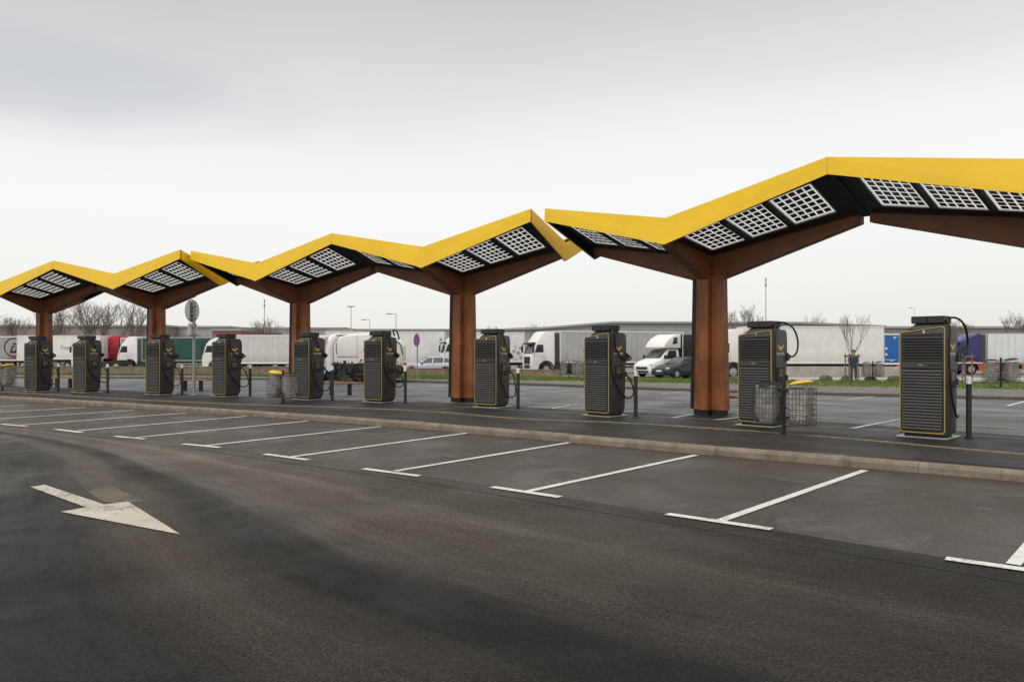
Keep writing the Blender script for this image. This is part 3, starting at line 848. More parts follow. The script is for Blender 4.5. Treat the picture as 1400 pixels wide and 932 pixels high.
# bollards
def make_bollard():
    root = empty('bollard', (0, 0, 0))
    m = MB(); m.cyl((0, 0, .50), .048, 1.0, n=16); m.build('post', M['black_plastic'], root, smooth=True)
    m = MB(); m.cyl((0, 0, 1.055), .050, .11, n=16); m.cyl((0, 0, 1.118), .050, .016, n=16, r2=.035); m.build('white_cap', M['white_paint'], root, smooth=True)
    m = MB(); m.cyl((0, 0, .008), .085, .016, n=14); m.build('foot_ring', M['steel_dark'], root)
    return root
pb = make_bollard()
for i, (x, y, what) in enumerate([(8.47, 14.24, 'the charger numbered 6'), (3.06, 19.0, 'the charger numbered 8'), (.17, 21.6, 'the charger numbered 9'), (-3.34, 24.04, 'the charger that hides the sweeper lorry rear'),
                                  (-5.97, 25.5, 'the charger between wire bin and sweeper lorry cab'), (-9.58, 28.1, 'the charger before the pale grey trailer'), (-12.5, 29.1, 'the charger before the green trailer, by the sign pole'), (-15.9, 30.2, 'the charger beside the red lorry cab'), (-18.6, 31.5, 'the leftmost charger of the row')]):
    o = pb if i == 0 else copy_tree(pb)
    o.location = (x, y, .124); tag(o, 'white capped black bollard right of ' + what, 'bollard', 'black bollards beside the chargers')

# ------------------------------------------------------------------ benches
def make_bench():
    root = empty('bench', (0, 0, 0))
    m = MB()
    for i in range(3): m.bb(-.80, .80, -.21+.143*i, -.076+.143*i, .41, .47)
    m.build('seat', M['wood_bench'], root, bevel=.008)
    for s in (-.38, .38):
        m = MB(); m.bb(s-.07, s+.07, -.05, .05, .012, .408); m.bb(s-.09, s+.09, -.08, .08, 0, .012); m.build('leg', M['steel_dark'], root, bevel=.006)
    return root
pbn = make_bench()
for i, (x, y, th, lab) in enumerate([(5.8, 19.7, -.8, 'timber bench between the nearest column and the charger numbered 7'),
                                     (-6.45, 28.9, -.30, 'timber bench in front of the white sweeper lorry'),
                                     (-13.25, 31.9, -.25, 'timber bench behind the pole of the round sign'),
                                     (-20.2, 34.6, -.3, 'timber bench partly hidden behind the charger beside the red lorry cab')]):
    o = pbn if i == 0 else copy_tree(pbn)
    o.location = (x, y, .126); o.rotation_euler.z = th; tag(o, lab, 'bench', 'timber benches on the platform')

# ------------------------------------------------------------------ wire bins
def bag_mesh(w, h, seed):
    r = random.Random(seed); m = MB(); n, k = 28, 12
    Vv, F = [], []
    ph = [r.uniform(0, 6.28) for _ in range(4)]
    for j in range(k):
        f = j/(k-1); ww = w*(.55+.45*min(1, f*2.6)**.7)
        if f > .95: ww = w*1.05
        for i in range(n):
            a = 2*math.pi*i/n; ca, sa = math.cos(a), math.sin(a)
            q = (abs(ca)**5+abs(sa)**5)**-.2
            fold = 1+.055*math.sin(5*a+ph[0]+3*f)+.045*math.sin(9*a+ph[1]-5*f)
            d = min(w*1.0, ww*fold*r.uniform(.93, 1.0))*q
            d = min(d, w*1.04/max(abs(ca), abs(sa)))
            Vv.append((ca*d, sa*d, h*f + (r.uniform(-.025, .025) if 0 < j else 0) + (.035*math.sin(3*a+ph[2]) if j == k-1 else 0)))
    for j in range(k-1):
        for i in range(n): F.append((j*n+i, j*n+(i+1) % n, (j+1)*n+(i+1) % n, (j+1)*n+i))
    F.append(tuple(range(n-1, -1, -1)))
    m.add(Vv, F); return m
def make_bin(lid_open=True):
    root = empty('litter_bin', (0, 0, 0))
    m = MB(); m.bb(-.03, .03, -.03, .03, 0, 1.12); m.bb(-.07, .07, -.07, .07, 0, .015)
    m.bb(-.12, .12, -.05, .05, .86, .92); m.bb(-.12, .12, -.05, .05, .30, .36)
    m.build('post', M['steel_dark'], root, bevel=.005)
    for s in (-1, 1):
        cx = s*.36; w = .225; wi = MB(); r = .0055
        ring = lambda z, q=1.0: [(cx-w*q, -w*q, z), (cx+w*q, -w*q, z), (cx+w*q, w*q, z), (cx-w*q, w*q, z), (cx-w*q, -w*q, z)]
        for j in range(8):
            z = .20+.106*j; P = ring(z)
            for a, b in zip(P, P[1:]): wi.tube([a, b], r if 0 < j < 7 else .010, 4)
        for i in range(7):
            q = -w+2*w*i/6
            for a in ((cx+q, -w), (cx+q, w), (cx-w, q), (cx+w, q)): wi.tube([(*a, .20), (*a, .945)], r, 4)
        for i in range(1, 6):
            q = -w+2*w*i/6; wi.tube([(cx+q, -w, .20), (cx+q, w, .20)], r, 4); wi.tube([(cx-w, q, .20), (cx+w, q, .20)], r, 4)
        cg = wi.build('wire_cage', M['wire'], root)
        bg = bag_mesh(.212, .75, 5+s); bg.v = [(x+cx, y, z+.215) for x, y, z in bg.v]
        b = bg.build('bag', M['bag'], root, smooth=True)
        if s > 0:
            lt = bag_mesh(.19, .34, 21); lt.v = [(x+cx, y, z*(1+.25*math.sin(9*x+7*y))+.225) for x, y, z in lt.v]
            lt.f.append(list(range(11*28, 12*28))); lt.m.append(0)
            lt.build('litter_heap', M['litter'], root)
        li = MB(); n = 20; Vv = []
        for rr, zz in ((.03, .07), (.15, .055), (.245, .018), (.25, 0)):
            for i in range(n): Vv.append((rr*math.cos(2*math.pi*i/n), rr*math.sin(2*math.pi*i/n), zz))
        F = [tuple(range(n))] + [(j*n+i, (j+1)*n+i, (j+1)*n+(i+1) % n, j*n+(i+1) % n) for j in range(3) for i in range(n)] + [tuple(range(4*n-1, 3*n-1, -1))]
        an = .16 if s > 0 else 0
        li.add([(cx - s*.23 + (x+s*.23)*math.cos(an) , y, 1.0 + z + (x*s+.23)*math.sin(an)) for x, y, z in Vv], F)
        li.build('lid', M['yellow_lid'] if s > 0 else M['steel_dark'], root, smooth=True)
    return root
pbin = make_bin()
for i, (x, y, th, z, sc_, lab) in enumerate([(5.30, 14.97, -.80, .124, .95, 'double wire litter bin with yellow lid in front of the charger numbered 7'),
                                            (-7.14, 23.95, 2.55, .124, .92, 'double wire litter bin with yellow lid left of the charger by the sweeper lorry'),
                                            (-20.9, 31.5, -.47, .124, 1.0, 'double wire litter bin at the left edge beside the last charger'),
                                            (3.42, 46.0, .1, .19, .95, 'wire litter bin on the grass at the end of the low stone wall'),
                                            (4.12, 43.6, .6, .20, .95, 'wire litter bin on the grass, just left of the charger numbered 8'),
                                            (20.2, 43.0, .0, .17, .95, 'double wire litter bin on the grass beside the standing person'),
                                            (20.75, 32.6, .0, .20, 1.15, 'double wire litter bin on the grass at the right edge')]):
    o = pbin if i == 0 else copy_tree(pbin)
    o.location = (x, y, z); o.rotation_euler.z = th; o.scale = (sc_,)*3
    if i >= 3:
        for ch in o.children:
            if ch.name.startswith('lid'): ch.data = ch.data.copy(); ch.data.materials[0] = M['steel_dark']
    tag(o, lab, 'litter bin', 'double wire litter bins')

# ------------------------------------------------------------------ signs
s = empty('road_sign', (-11.8, 28.5, .124), R(-13), label='round sign seen from behind on a galvanised pole with a small plate below', cat='road sign')
m = MB(); m.cyl((0, 0, 1.75), .055, 3.5, n=12); m.bb(-.12, .12, -.12, .12, 0, .02); m.build('pole', M['pole'], s, smooth=True)
m = MB()
for sgn in (0,):
    n = 36
    ring = [(.40*math.cos(2*math.pi*i/n), .40*math.sin(2*math.pi*i/n)) for i in range(n)]
    Vv = [(-.09, a, 3.13+b) for a, b in ring] + [(-.075, a, 3.13+b) for a, b in ring]
    m.add(Vv, [tuple(range(n)), tuple(range(2*n-1, n-1, -1))] + [(i, (i+1) % n, n+(i+1) % n, n+i) for i in range(n)])
disc = m
disc.build('sign_disc', M['sign_back'], s)
m = MB(); m.tube([(-.08, .405*math.cos(2*math.pi*i/36), 3.13+.405*math.sin(2*math.pi*i/36)) for i in range(38)], .014, 6, cap=False); m.build('rim', M['pole'], s)
m = MB(); m.bb(-.073, -.055, -.16, .16, 2.70, 3.45)
for z in (2.85, 3.0, 3.15, 3.3): m.bb(-.055, .06, -.11, .11, z-.02, z+.02)
m.build('bracket', M['pole'], s)
m = MB(); m.bb(-.075, -.06, -.26, .26, 2.18, 2.66); m.build('plate', M['sign_back'], s, bevel=.004)
m = MB(); m.bb(-.058, .06, -.10, .10, 2.25, 2.29); m.bb(-.058, .06, -.10, .10, 2.53, 2.57); m.bb(-.058, .06, -.33, .33, 2.20, 2.235); m.build('plate_bracket', M['pole'], s)
s = empty('road_sign', (-6.25, 50.3, .16), R(-55), label='round blue no parking sign with red ring and slash on a thin pole', cat='road sign')
m = MB(); m.cyl((0, .06, 1.4), .045, 2.8, n=10); m.build('pole', M['pole'], s, smooth=True)
m = MB(); m.cyl((0, 0, 2.36), .42, .02, axis='y', n=32); d = m.build('sign_disc', M['sign_red'], s)
m = MB(); m.cyl((0, -.0135, 2.36), .33, .006, axis='y', n=32); m.build('blue_field', M['sign_blue'], d)
m = MB(); m.box((0, -.0205, 2.36), (.09, .006, .68), 0, 0, R(-45)); m.build('slash', M['sign_red'], d)

# ------------------------------------------------------------------ low walls, barrier, rocks
def wall_run(name, pts, h, t, mat, label, cat, cap=.04, seg=2.4):
    root = empty(name, (pts[0][0], pts[0][1], 0), label=label, cat=cat)
    base = Vector(root.location)
    m, c = MB(), MB()
    for (x0, y0, z0, h0), (x1, y1, z1, h1) in zip(pts, pts[1:]):
        a, b = Vector((x0, y0, 0)), Vector((x1, y1, 0)); L = (b-a).length; k = max(1, round(L/seg)); tt = (b-a).normalized(); n = Vector((-tt.y, tt.x, 0))*t/2
        for i in range(k):
            p, q = a.lerp(b, i/k)+tt*.006-base, a.lerp(b, (i+1)/k)-tt*.006-base; zz0, zz1 = z0+(z1-z0)*i/k, z0+(z1-z0)*(i+1)/k; hh = h0+(h1-h0)*(i+.5)/k
            m.hexa([(p.x-n.x, p.y-n.y, zz0-.1), (q.x-n.x, q.y-n.y, zz1-.1), (q.x+n.x, q.y+n.y, zz1-.1), (p.x+n.x, p.y+n.y, zz0-.1),
                    (p.x-n.x, p.y-n.y, zz0+hh), (q.x-n.x, q.y-n.y, zz1+hh), (q.x+n.x, q.y+n.y, zz1+hh), (p.x+n.x, p.y+n.y, zz0+hh)])
            nn = n*1.15
            if cap:
                c.hexa([(p.x-nn.x, p.y-nn.y, zz0+hh+.002), (q.x-nn.x, q.y-nn.y, zz1+hh+.002), (q.x+nn.x, q.y+nn.y, zz1+hh+.002), (p.x+nn.x, p.y+nn.y, zz0+hh+.002),
                        (p.x-nn.x, p.y-nn.y, zz0+hh+cap), (q.x-nn.x, q.y-nn.y, zz1+hh+cap), (q.x+nn.x, q.y+nn.y, zz1+hh+cap), (p.x+nn.x, p.y+nn.y, zz0+hh+cap)])
    m.build('wall_blocks', mat, root, bevel=.015)
    if cap: c.build('coping', mat, root)
    return root
wall_run('low_wall', [(-62, 63.5, .1, .62), (-36.7, 56.0, .12, .58), (-24.4, 54.3, .12, .56), (-15.5, 53.9, .14, .55), (-7, 52.9, .14, .46), (3.3, 50.6, .14, .40)], .5, .3, M['stone'],
         'low brown stone wall running along the back of the grass in front of the lorries', 'wall')
m_ = wall_run('concrete_barrier', [(15.9, 48.4, -.03, .86), (21.5, 48.3, -.03, .86), (27.0, 48.1, -.03, .84)], .8, .35, M['barrier'],
              'long pale concrete barrier in front of the white box lorry', 'barrier', cap=0, seg=3)
mb = MB(); mb.hexa([(13, 45.0, -.06), (48, 43.4, -.06), (48, 44.2, -.06), (13, 45.8, -.06), (13, 45.0, .22), (48, 43.4, .22), (48, 44.2, .22), (13, 45.8, .22)])
mb.build('pale_kerb', M['pale'], kind='structure')
rk = random.Random(11)
def rock(x, y, w, label):
    m = MB(); n = 9; Vv = []; F = []
    for j in range(5):
        f = j/4; s_ = (1.0, 1.05, .98, .8, .45)[j]
        for i in range(n):
            a = 2*math.pi*i/n; k = (abs(math.cos(a))**4+abs(math.sin(a))**4)**-.25
            q = s_*k*rk.uniform(.85, 1.05); Vv.append((w*.5*q*math.cos(a), .22*q*math.sin(a), (0, .1, .2, .28, .33)[j]*rk.uniform(.92, 1.08)))
    for j in range(4):
        for i in range(n): F.append((j*n+i, j*n+(i+1) % n, (j+1)*n+(i+1) % n, (j+1)*n+i))
    F += [tuple(range(n-1, -1, -1)), tuple(range(4*n, 5*n))]
    m.add(Vv, F); o = m.build('boulder', M['rock'], bevel=.02); o.location = (x, y, -.04); o.scale = (1, 1, 1.35)
    tag(o, label, 'boulder', 'dark stone blocks along the pale kerb')
for px, w, lab in ((1129, .75, 'dark stone block on the grass edge, left of the staked sapling'), (1156, .5, 'dark stone block behind the left stake of the sapling'), (1190, .75, 'dark stone block at the foot of the litter bin beside the person'),
                   (1222, .8, 'dark stone block below the blue trailer'), (1247, .7, 'dark stone block mostly hidden behind the charger numbered 6'), (1362, .95, 'dark stone block below the wheel of the navy tractor unit'), (1007, .9, 'dark stone block by the front wheel of the white box lorry')):
    rock((px-700)/1050*43.6, 43.6, w, lab)

# ------------------------------------------------------------------ vehicles (local +X is forward, built at full size and scaled at the root)
def arc(cx, cz, r, a0, a1, k=9):
    return [(cx+r*math.cos(R(a0+(a1-a0)*i/(k-1))), cz+r*math.sin(R(a0+(a1-a0)*i/(k-1)))) for i in range(k)]
def wheel(root, x, y, r=.5, w=.32, name='wheel', dual=False):
    s = 1 if y > 0 else -1
    m = MB(); n = 24
    prof = [(r*.62, -w/2), (r*.93, -w/2), (r, -w*.36), (r, w*.36), (r*.93, w/2), (r*.62, w/2)]
    Vv = [(x+p*math.cos(2*math.pi*i/n), y+q, r+p*math.sin(2*math.pi*i/n)) for i in range(n) for p, q in prof]; k = len(prof)
    m.add(Vv, [(i*k+j, ((i+1) % n)*k+j, ((i+1) % n)*k+j+1, i*k+j+1) for i in range(n) for j in range(k-1)])
    t = m.build(name, M['tyre'], root, smooth=True)
    m = MB(); m.cyl((x, y+s*w*.30, r), r*.63, .04, axis='y', n=20); m.cyl((x, y+s*(w*.30+.05), r), r*.28, .08, axis='y', n=14)
    for i in range(8): m.cyl((x+r*.42*math.cos(i*math.pi/4), y+s*(w*.30+.025), r+r*.42*math.sin(i*math.pi/4)), r*.06, .03, axis='y', n=6)
    m.build('rim', M['rim'], t)

def cab(root, x0, mat, roof='high', low=None, H=3.75, style=0):
    """cab-over tractor cab, front at x0"""
    low = low or M['chassis']
    wa = arc(-1.42, .50, .66, 0, 180, 10)
    base = [(-.02, .38), (.0, 1.05), (-.03, 1.55), (-.12, 1.95), (-.42, 2.85), (-.55, 3.0)]
    top = {'high': [(-.75, 3.25), (-1.15, H-.12), (-1.5, H), (-2.22, H)], 'low': [(-.9, 3.12), (-2.22, 3.14)], 'slope': [(-1.0, 3.2), (-2.22, H)]}[roof]
    prof = base + top + [(-2.25, .95), (-2.12, .50)] + [(x, z) for x, z in reversed(arc(-1.42, .50, .66, 0, 180, 10))] + [(-.7, .38)]
    m = MB(); m.prism_y([(x0+x, z) for x, z in prof], -1.22, 1.22)
    c = m.build('cab', mat, root, bevel=.07, seg=2, smooth=True)
    for s in (-1, 1):
        y = s*1.226; m = MB()
        m.quad((x0-.30, y, 2.02), (x0-1.12, y, 2.02), (x0-1.12, y, 2.72), (x0-.50, y, 2.72))
        m.build('side_window', M['glass'], c)
    m = MB(); m.hexa([(x0-.085, -1.08, 1.90), (x0-.085, 1.08, 1.90), (x0-.12, 1.08, 1.90), (x0-.12, -1.08, 1.90), (x0-.385, -1.02, 2.80), (x0-.385, 1.02, 2.80), (x0-.42, 1.02, 2.80), (x0-.42, -1.02, 2.80)])
    m.build('windscreen', M['glass_light'], c)
    m = MB(); m.hexa([(x0-.30, -1.15, 2.83), (x0+.02, -1.1, 2.76), (x0+.02, 1.1, 2.76), (x0-.30, 1.15, 2.83), (x0-.42, -1.15, 2.95), (x0-.02, -1.1, 2.90), (x0-.02, 1.1, 2.90), (x0-.42, 1.15, 2.95)])
    m.build('sun_visor', M['black_plastic'], c)
    m = MB(); m.bb(x0-.01, x0+.025, -.72, .72, .95, 1.62)
    for i in range(5): m.bb(x0+.026, x0+.04, -.70, .70, 1.0+.12*i, 1.05+.12*i)
    m.bb(x0-.01, x0+.028, -.62, .62, .55, .86)
    m.build('grille', M['black_plastic'], c)
    for s in (-1, 1):
        m = MB(); m.bb(x0-.06, x0+.02, .80 if s > 0 else -1.12, 1.12 if s > 0 else -.80, .62, .86)
        m.build('headlight', M['lamp_glass'], c, bevel=.01)
    for s in (-1, 1):
        m = MB(); m.bb(x0-.12, x0+.02, s*1.42-.09, s*1.42+.09, 2.0, 2.62); m.tube([(x0-.2, s*1.2, 2.7), (x0-.05, s*1.42, 2.68)], .025, 5); m.build('mirror', M['black_plastic'], c, bevel=.02)
    m = MB()
    for s in (-1, 1):
        y0, y1 = s*1.227, s*1.235
        m.bb(x0-1.02, x0-.88, min(y0, y1), max(y0, y1), 1.62, 1.68)                       # door handle
        for xx in (x0-.24, x0-1.2): m.bb(xx-.006, xx+.006, min(y0, y1-s*.005), max(y0, y1-s*.005), .98, 2.0)
        m.bb(x0-1.2, x0-.24, min(y0, y1-s*.005), max(y0, y1-s*.005), .97, .985)
    m.build('door_trim', M['grey_mark'], c)
    for s in (-1, 1):
        m = MB()
        P = arc(x0-1.42, .50, .66, -8, 188, 12); Q = arc(x0-1.42, .50, .78, -8, 188, 12)
        y0, y1 = (1.19, 1.245) if s > 0 else (-1.245, -1.19)
        for i in range(11):
            m.hexa([(P[i][0], y0, P[i][1]), (P[i+1][0], y0, P[i+1][1]), (P[i+1][0], y1, P[i+1][1]), (P[i][0], y1, P[i][1]),
                    (Q[i][0], y0, Q[i][1]), (Q[i+1][0], y0, Q[i+1][1]), (Q[i+1][0], y1, Q[i+1][1]), (Q[i][0], y1, Q[i][1])])
        m.build('wheel_arch', low, c)
    return c

def tractor_rest(root, x0, skirt, L=6.0):
    m = MB()
    for s in (-1, 1): m.bb(x0-L, x0-.6, s*.42-.05, s*.42+.05, .72, 1.0)
    m.bb(x0-5.1, x0-4.1, -.5, .5, 1.0, 1.16); m.bb(x0-.9, x0-.2, -1.0, 1.0, .45, .75)
    m.cyl((x0-1.42, 0, .5), .09, 2.0, axis='y', n=8); m.cyl((x0-4.9, 0, .5), .1, 2.0, axis='y', n=8)
    m.build('chassis', M['chassis'], root)
    for s in (-1, 1):
        m = MB(); m.bb(x0-4.1, x0-2.2, s*1.20-.03, s*1.20+.03, .34, 1.02)
        m.build('side_skirt', skirt, root, bevel=.015)
    for x in (x0-1.42, x0-4.9):
        for s in (-1, 1): wheel(root, x, s*1.06)

def trailer(root, xf, L, mat, z0=1.12, z1=3.95, rail=None, box=False, wheels=3, skirt=None, gapw=1.3):
    rail = rail or M['offwhite']
    m = MB(); m.bb(xf-L, xf, -1.25, 1.25, z0, z1)
    b = m.build('trailer_box', mat, root, bevel=.02)
    m = MB()
    for s in (-1, 1):
        y0, y1 = (1.252, 1.275) if s > 0 else (-1.275, -1.252)
        m.bb(xf-L, xf, y0, y1, z1-.12, z1+.005); m.bb(xf-L, xf, y0, y1, z0-.10, z0+.06)
        for xx in (xf-L, xf-.10): m.bb(xx, xx+.10, y0, y1, z0+.061, z1-.121)
    for xx in (xf-L-.012, xf+.002): m.bb(xx, xx+.01, -1.25, 1.25, z1-.12, z1-.002)
    m.build('frame_rail', rail, b)
    if not box:
        k = int(L/.62)
        for s in (-1, 1):
            m = MB(); y0, y1 = (1.254, 1.264) if s > 0 else (-1.264, -1.254)
            for i in range(k): 
                xx = xf-L+.35+i*(L-.5)/k
                m.bb(xx-.02, xx+.02, y0, y1, z0-.16, z0+.30)
                m.bb(xx-.006, xx+.006, y0, y0+.004, z0+.31, z1-.14)
            m.build('tension_strap', M['grey_mark'], b)
    else:
        m = MB(); k = int(L/1.25)
        for s in (-1, 1):
            y0, y1 = (1.253, 1.258) if s > 0 else (-1.258, -1.253)
            for i in range(1, k): 
                xx = xf-L+i*L/k; m.bb(xx-.008, xx+.008, y0, y1, z0+.07, z1-.13)
        m.build('panel_joint', M['offwhite'] if mat is not M['cur_green'] else M['cur_green'], b)
    m = MB(); x1 = xf-L
    for s in (-1, 1): m.bb(x1+.1, xf-.5, s*.5-.06, s*.5+.06, z0-.32, z0-.003)
    for s in (-1, 1):
        m.bb(xf-2.9, xf-2.75, s*.9-.07, s*.9+.07, .25, z0-.1)
        for z in (.55, .85): m.bb(x1+4.3, xf-3.4, s*1.16-.02, s*1.16+.02, z, z+.09)
        for k in range(3):
            xx = x1+4.6+k*(L-8.2)/2.0; m.bb(xx-.03, xx+.03, s*1.13-.02, s*1.13+.02, .5, z0-.1)
    m.bb(x1+.02, x1+.14, -1.2, 1.2, .45, .62); m.bb(x1+.05, x1+.12, -.8, -.7, .5, z0); m.bb(x1+.05, x1+.12, .7, .8, .5, z0)
    ch = m.build('trailer_chassis', M['chassis'], root)
    for s in (-1, 1):
        m = MB(); m.bb(x1-.012, x1+.018, s*.95-.22, s*.95+.22, .66, .78)
        m.build('tail_light', M['tail_red'], ch)
    if skirt:
        for s in (-1, 1):
            m = MB(); m.bb(x1+4.2, xf-3.2, s*1.22-.02, s*1.22+.02, .48, .98)
            m.build('side_skirt', skirt, root)
    for k in range(wheels):
        for s in (-1, 1): wheel(root, x1+1.2+1.31*k, s*1.05, .48)
    return b

def XP(px, d): return (px-700)/1050*d
def lorry(px_front, d, a, scale, label, paint, box_mat, L=13.4, roof='high', H=3.75, low=None, skirt=None, box=False, z1=3.95, z0=1.12, rail=None, cat='lorry', rigid=False, tskirt=None, group=None):
    root = empty('lorry', (XP(px_front, d), d+1.25*scale, -.03), math.pi+a, scale, label, cat, group)
    cab(root, 0, paint, roof, low, H)
    if L == 0:
        tractor_rest(root, 0, skirt or M['chassis'])
    elif rigid:
        m = MB()
        for s in (-1, 1): m.bb(-L-2.5, -.6, s*.42-.05, s*.42+.05, .72, 1.0)
        m.build('chassis', M['chassis'], root)
        for x in (-1.42, -L-.6 if L < 7 else -L+.9):
            for s in (-1, 1): wheel(root, x, s*1.06)
        if L >= 7:
            for s in (-1, 1): wheel(root, -L-.45, s*1.06)
        trailer(root, -2.40, L, box_mat, z0, z1, rail, box, wheels=0, skirt=tskirt)
    else:
        tractor_rest(root, 0, skirt or M['chassis'])
        for s in (-1, 1):
            m = MB(); m.bb(-2.68, -2.27, s*1.16-.02, s*1.16+.02, 1.1, min(H, z1)-.15); m.build('wind_deflector', M['roof_grey'], root)
        trailer(root, -2.75, L, box_mat, z0, z1, rail, box, skirt=tskirt)
    return root
def lone_trailer(px_left, d, a, scale, label, mat, L, box=True, z1=3.95, z0=1.12, rail=None, tskirt=None):
    root = empty('semi_trailer', (XP(px_left, d), d+1.25*scale, -.03), math.pi+a, scale, label, 'trailer')
    trailer(root, 0, L, mat, z0, z1, rail, box, skirt=tskirt)
    return root

SIDE = (R(90), 0, R(180))        # text on the side that faces the car park (local +Y is toward camera)
# far left group
t = lone_trailer(-100, 80, 0, .87, 'grey curtain trailer with a big round black emblem at the left edge', M['cur_dark'], 12.6, box=False)
e = MB(); cx, cz = -10.4, 2.62
for i in range(40):
    a0, a1 = 2*math.pi*i/40, 2*math.pi*(i+1)/40
    P = [(cx+r*math.cos(a), 1.268+dy, cz+r*math.sin(a)) for dy in (0, .004) for r, a in ((1.02, a0), (1.16, a0), (1.16, a1), (1.02, a1))]
    e.hexa(P)
def slab(e, pts):
    n = len(pts); Vv = [(cx-x, 1.268, cz+z) for x, z in pts] + [(cx-x, 1.273, cz+z) for x, z in pts]
    e.add(Vv, [tuple(range(n)), tuple(range(2*n-1, n-1, -1))] + [(i, (i+1) % n, n+(i+1) % n, n+i) for i in range(n)])
slab(e, [(-.05, .55), (.75, .55), (.72, .32), (-.12, .32)])
slab(e, [(-.22, .20), (.20, .20), (.14, .02), (-.28, .02)]); slab(e, [(-.30, .0), (-.08, .0), (-.26, -.68), (-.48, -.68)])
slab(e, [(-.25, -.45), (.34, -.45), (.30, -.66), (-.31, -.66)]); slab(e, [(.34, .28), (.62, .28), (.36, -.66), (.08, -.66)])
e.build('round_emblem', M['black_plastic'], t)
m = MB(); m.prism_y([(-9.2, 1.2), (-12.3, 1.2), (-12.3, 1.75), (-10.6, 1.5)], 1.268, 1.272); m.build('red_swoosh', M['tail_red'], t)

t = lone_trailer(23, 77, 0, .87, 'white box trailer with grey lettering on its side, left of the red lorry cab', M['cur_white'], 9.6, z1=3.98, z0=1.3)
text_obj('lettering', 'Supply', .62, M['grey_mark'], t, (-4.95, 1.262, 2.6), SIDE, .003, shear=.3, align='LEFT')
lorry(97, 73.5, 0, .87, 'white lorry cab mostly hidden behind a charger, left of the red cab', M['white_paint'], M['cur_pale'], L=0, roof='low', H=3.4)
lorry(136, 78.5, 0, .90, 'red lorry cab standing behind the white cab, left of the column', M['red_paint'], M['cur_mid'], L=3.4, H=3.85, rigid=True, box=False, z1=3.6)
lorry(160, 75, 0, .87, 'white tractor unit pulling a dark green trailer', M['white_paint'], M['cur_green'], L=11, H=3.82, box=True, skirt=M['chassis'], z1=3.72, rail=M['cur_dark'])
lorry(276, 69, 0, .87, 'white tractor unit with dark wheel arch pulling a pale grey curtain trailer', M['white_paint'], M['cur_light'], L=8.6, H=3.55, low=M['chassis'], z1=3.82, z0=.95, rail=M['white_paint'])
lone_trailer(445, 67, 0, .90, 'long pale grey trailer behind the silver hatchback and the no parking sign', M['cur_pale'], 11.5, z1=3.98, z0=.9)
t = lorry(601, 64, R(12), .90, 'white lorry with blue snowflakes on its box, half hidden behind a column', M['white_paint'], M['cur_white'], L=5.4, H=3.75, box=True, rigid=True, z1=3.85, z0=1.1)
e = MB(); rs = random.Random(5)
for sx, sz, r in ((-6.1, 2.35, .20), (-6.25, 1.75, .22), (-6.75, 2.05, .18), (-6.65, 1.5, .15), (-7.2, 1.9, .2), (-6.05, 2.85, .1), (-6.9, 2.5, .11), (-7.4, 2.35, .16), (-5.5, 2.1, .2), (-5.2, 1.6, .16), (-6.95, 1.25, .1), (-7.45, 1.45, .13), (-6.1, 1.3, .09)):
    for k in range(3): e.box((sx, 1.266, sz), (r*2, .006, r*.34), 0, 0, k*math.pi/3)
    e.cyl((sx, 1.268, sz), r*.5, .008, axis='y', n=6)
e.build('snowflake_print', M['snow_mark'], t)
m = MB(); m.bb(.0, .03, -.95, .95, 3.02, 3.30); m.bb(-.02, .03, -.3, 1.2, .45, 1.4); m.build('blue_front_panel', M['blue_mark'], t)
lorry(721, 60.5, R(20), .87, 'white tractor unit turned towards the road with a long grey curtain trailer', M['white_paint'], M['cur_grey'], L=13.2, H=3.95, low=M['chassis'], z1=4.02, rail=M['offwhite'])
# navy lorry and blue trailer at the right
lone_trailer(1190, 62, 0, .87, 'bright blue trailer with small white print, behind the charger numbered 6', M['cur_blue'], 6.6, z1=3.75, z0=.98, rail=M['white_paint'], tskirt=M['hazard_red'])
t = bpy.data.objects['semi_trailer.003'] if 'semi_trailer.003' in bpy.data.objects else None
if t:
    m = MB(); m.bb(-2.45, -2.1, 1.266, 1.27, 3.42, 3.48); m.bb(-2.3, -2.2, 1.266, 1.27, 3.28, 3.41)
    for x, z in ((-1.5, 2.4), (-1.5, 1.85)): m.add([(x-.12, 1.268, z-.1), (x+.14, 1.268, z-.1), (x+.05, 1.268, z+.16)], [(0, 1, 2)])
    m.bb(-2.4, -1.2, 1.266, 1.27, 1.32, 1.36); m.bb(-2.1, -1.8, 1.266, 1.27, 1.2, 1.27)
    m.build('white_print', M['print_white'], t)
t = lorry(1307, 60, 0, .87, 'navy tractor unit with orange skirts and a dirty white curtain trailer', M['navy_paint'], M['cur_pale'], L=11, roof='slope', H=3.78, low=M['orange_paint'], skirt=M['orange_paint'], z1=3.85, z0=1.0, rail=M['grey_mark'], tskirt=M['orange_paint'])
m = MB(); m.bb(-2.2, -.1, 1.232, 1.27, 1.02, 1.12); m.bb(-3.0, -2.2, 1.05, 1.235, 1.02, 1.12); m.build('chrome_bar', M['alu'], t)
# big white box lorry behind the nearest column
lorry(978, 52.5, R(0), .87, 'white box lorry with a long plain white body, cab half hidden by the nearest column', M['white_paint'], M['cur_white'], L=10.85, H=3.86, box=True, rigid=True, z1=4.06, z0=1.22, rail=M['offwhite'])

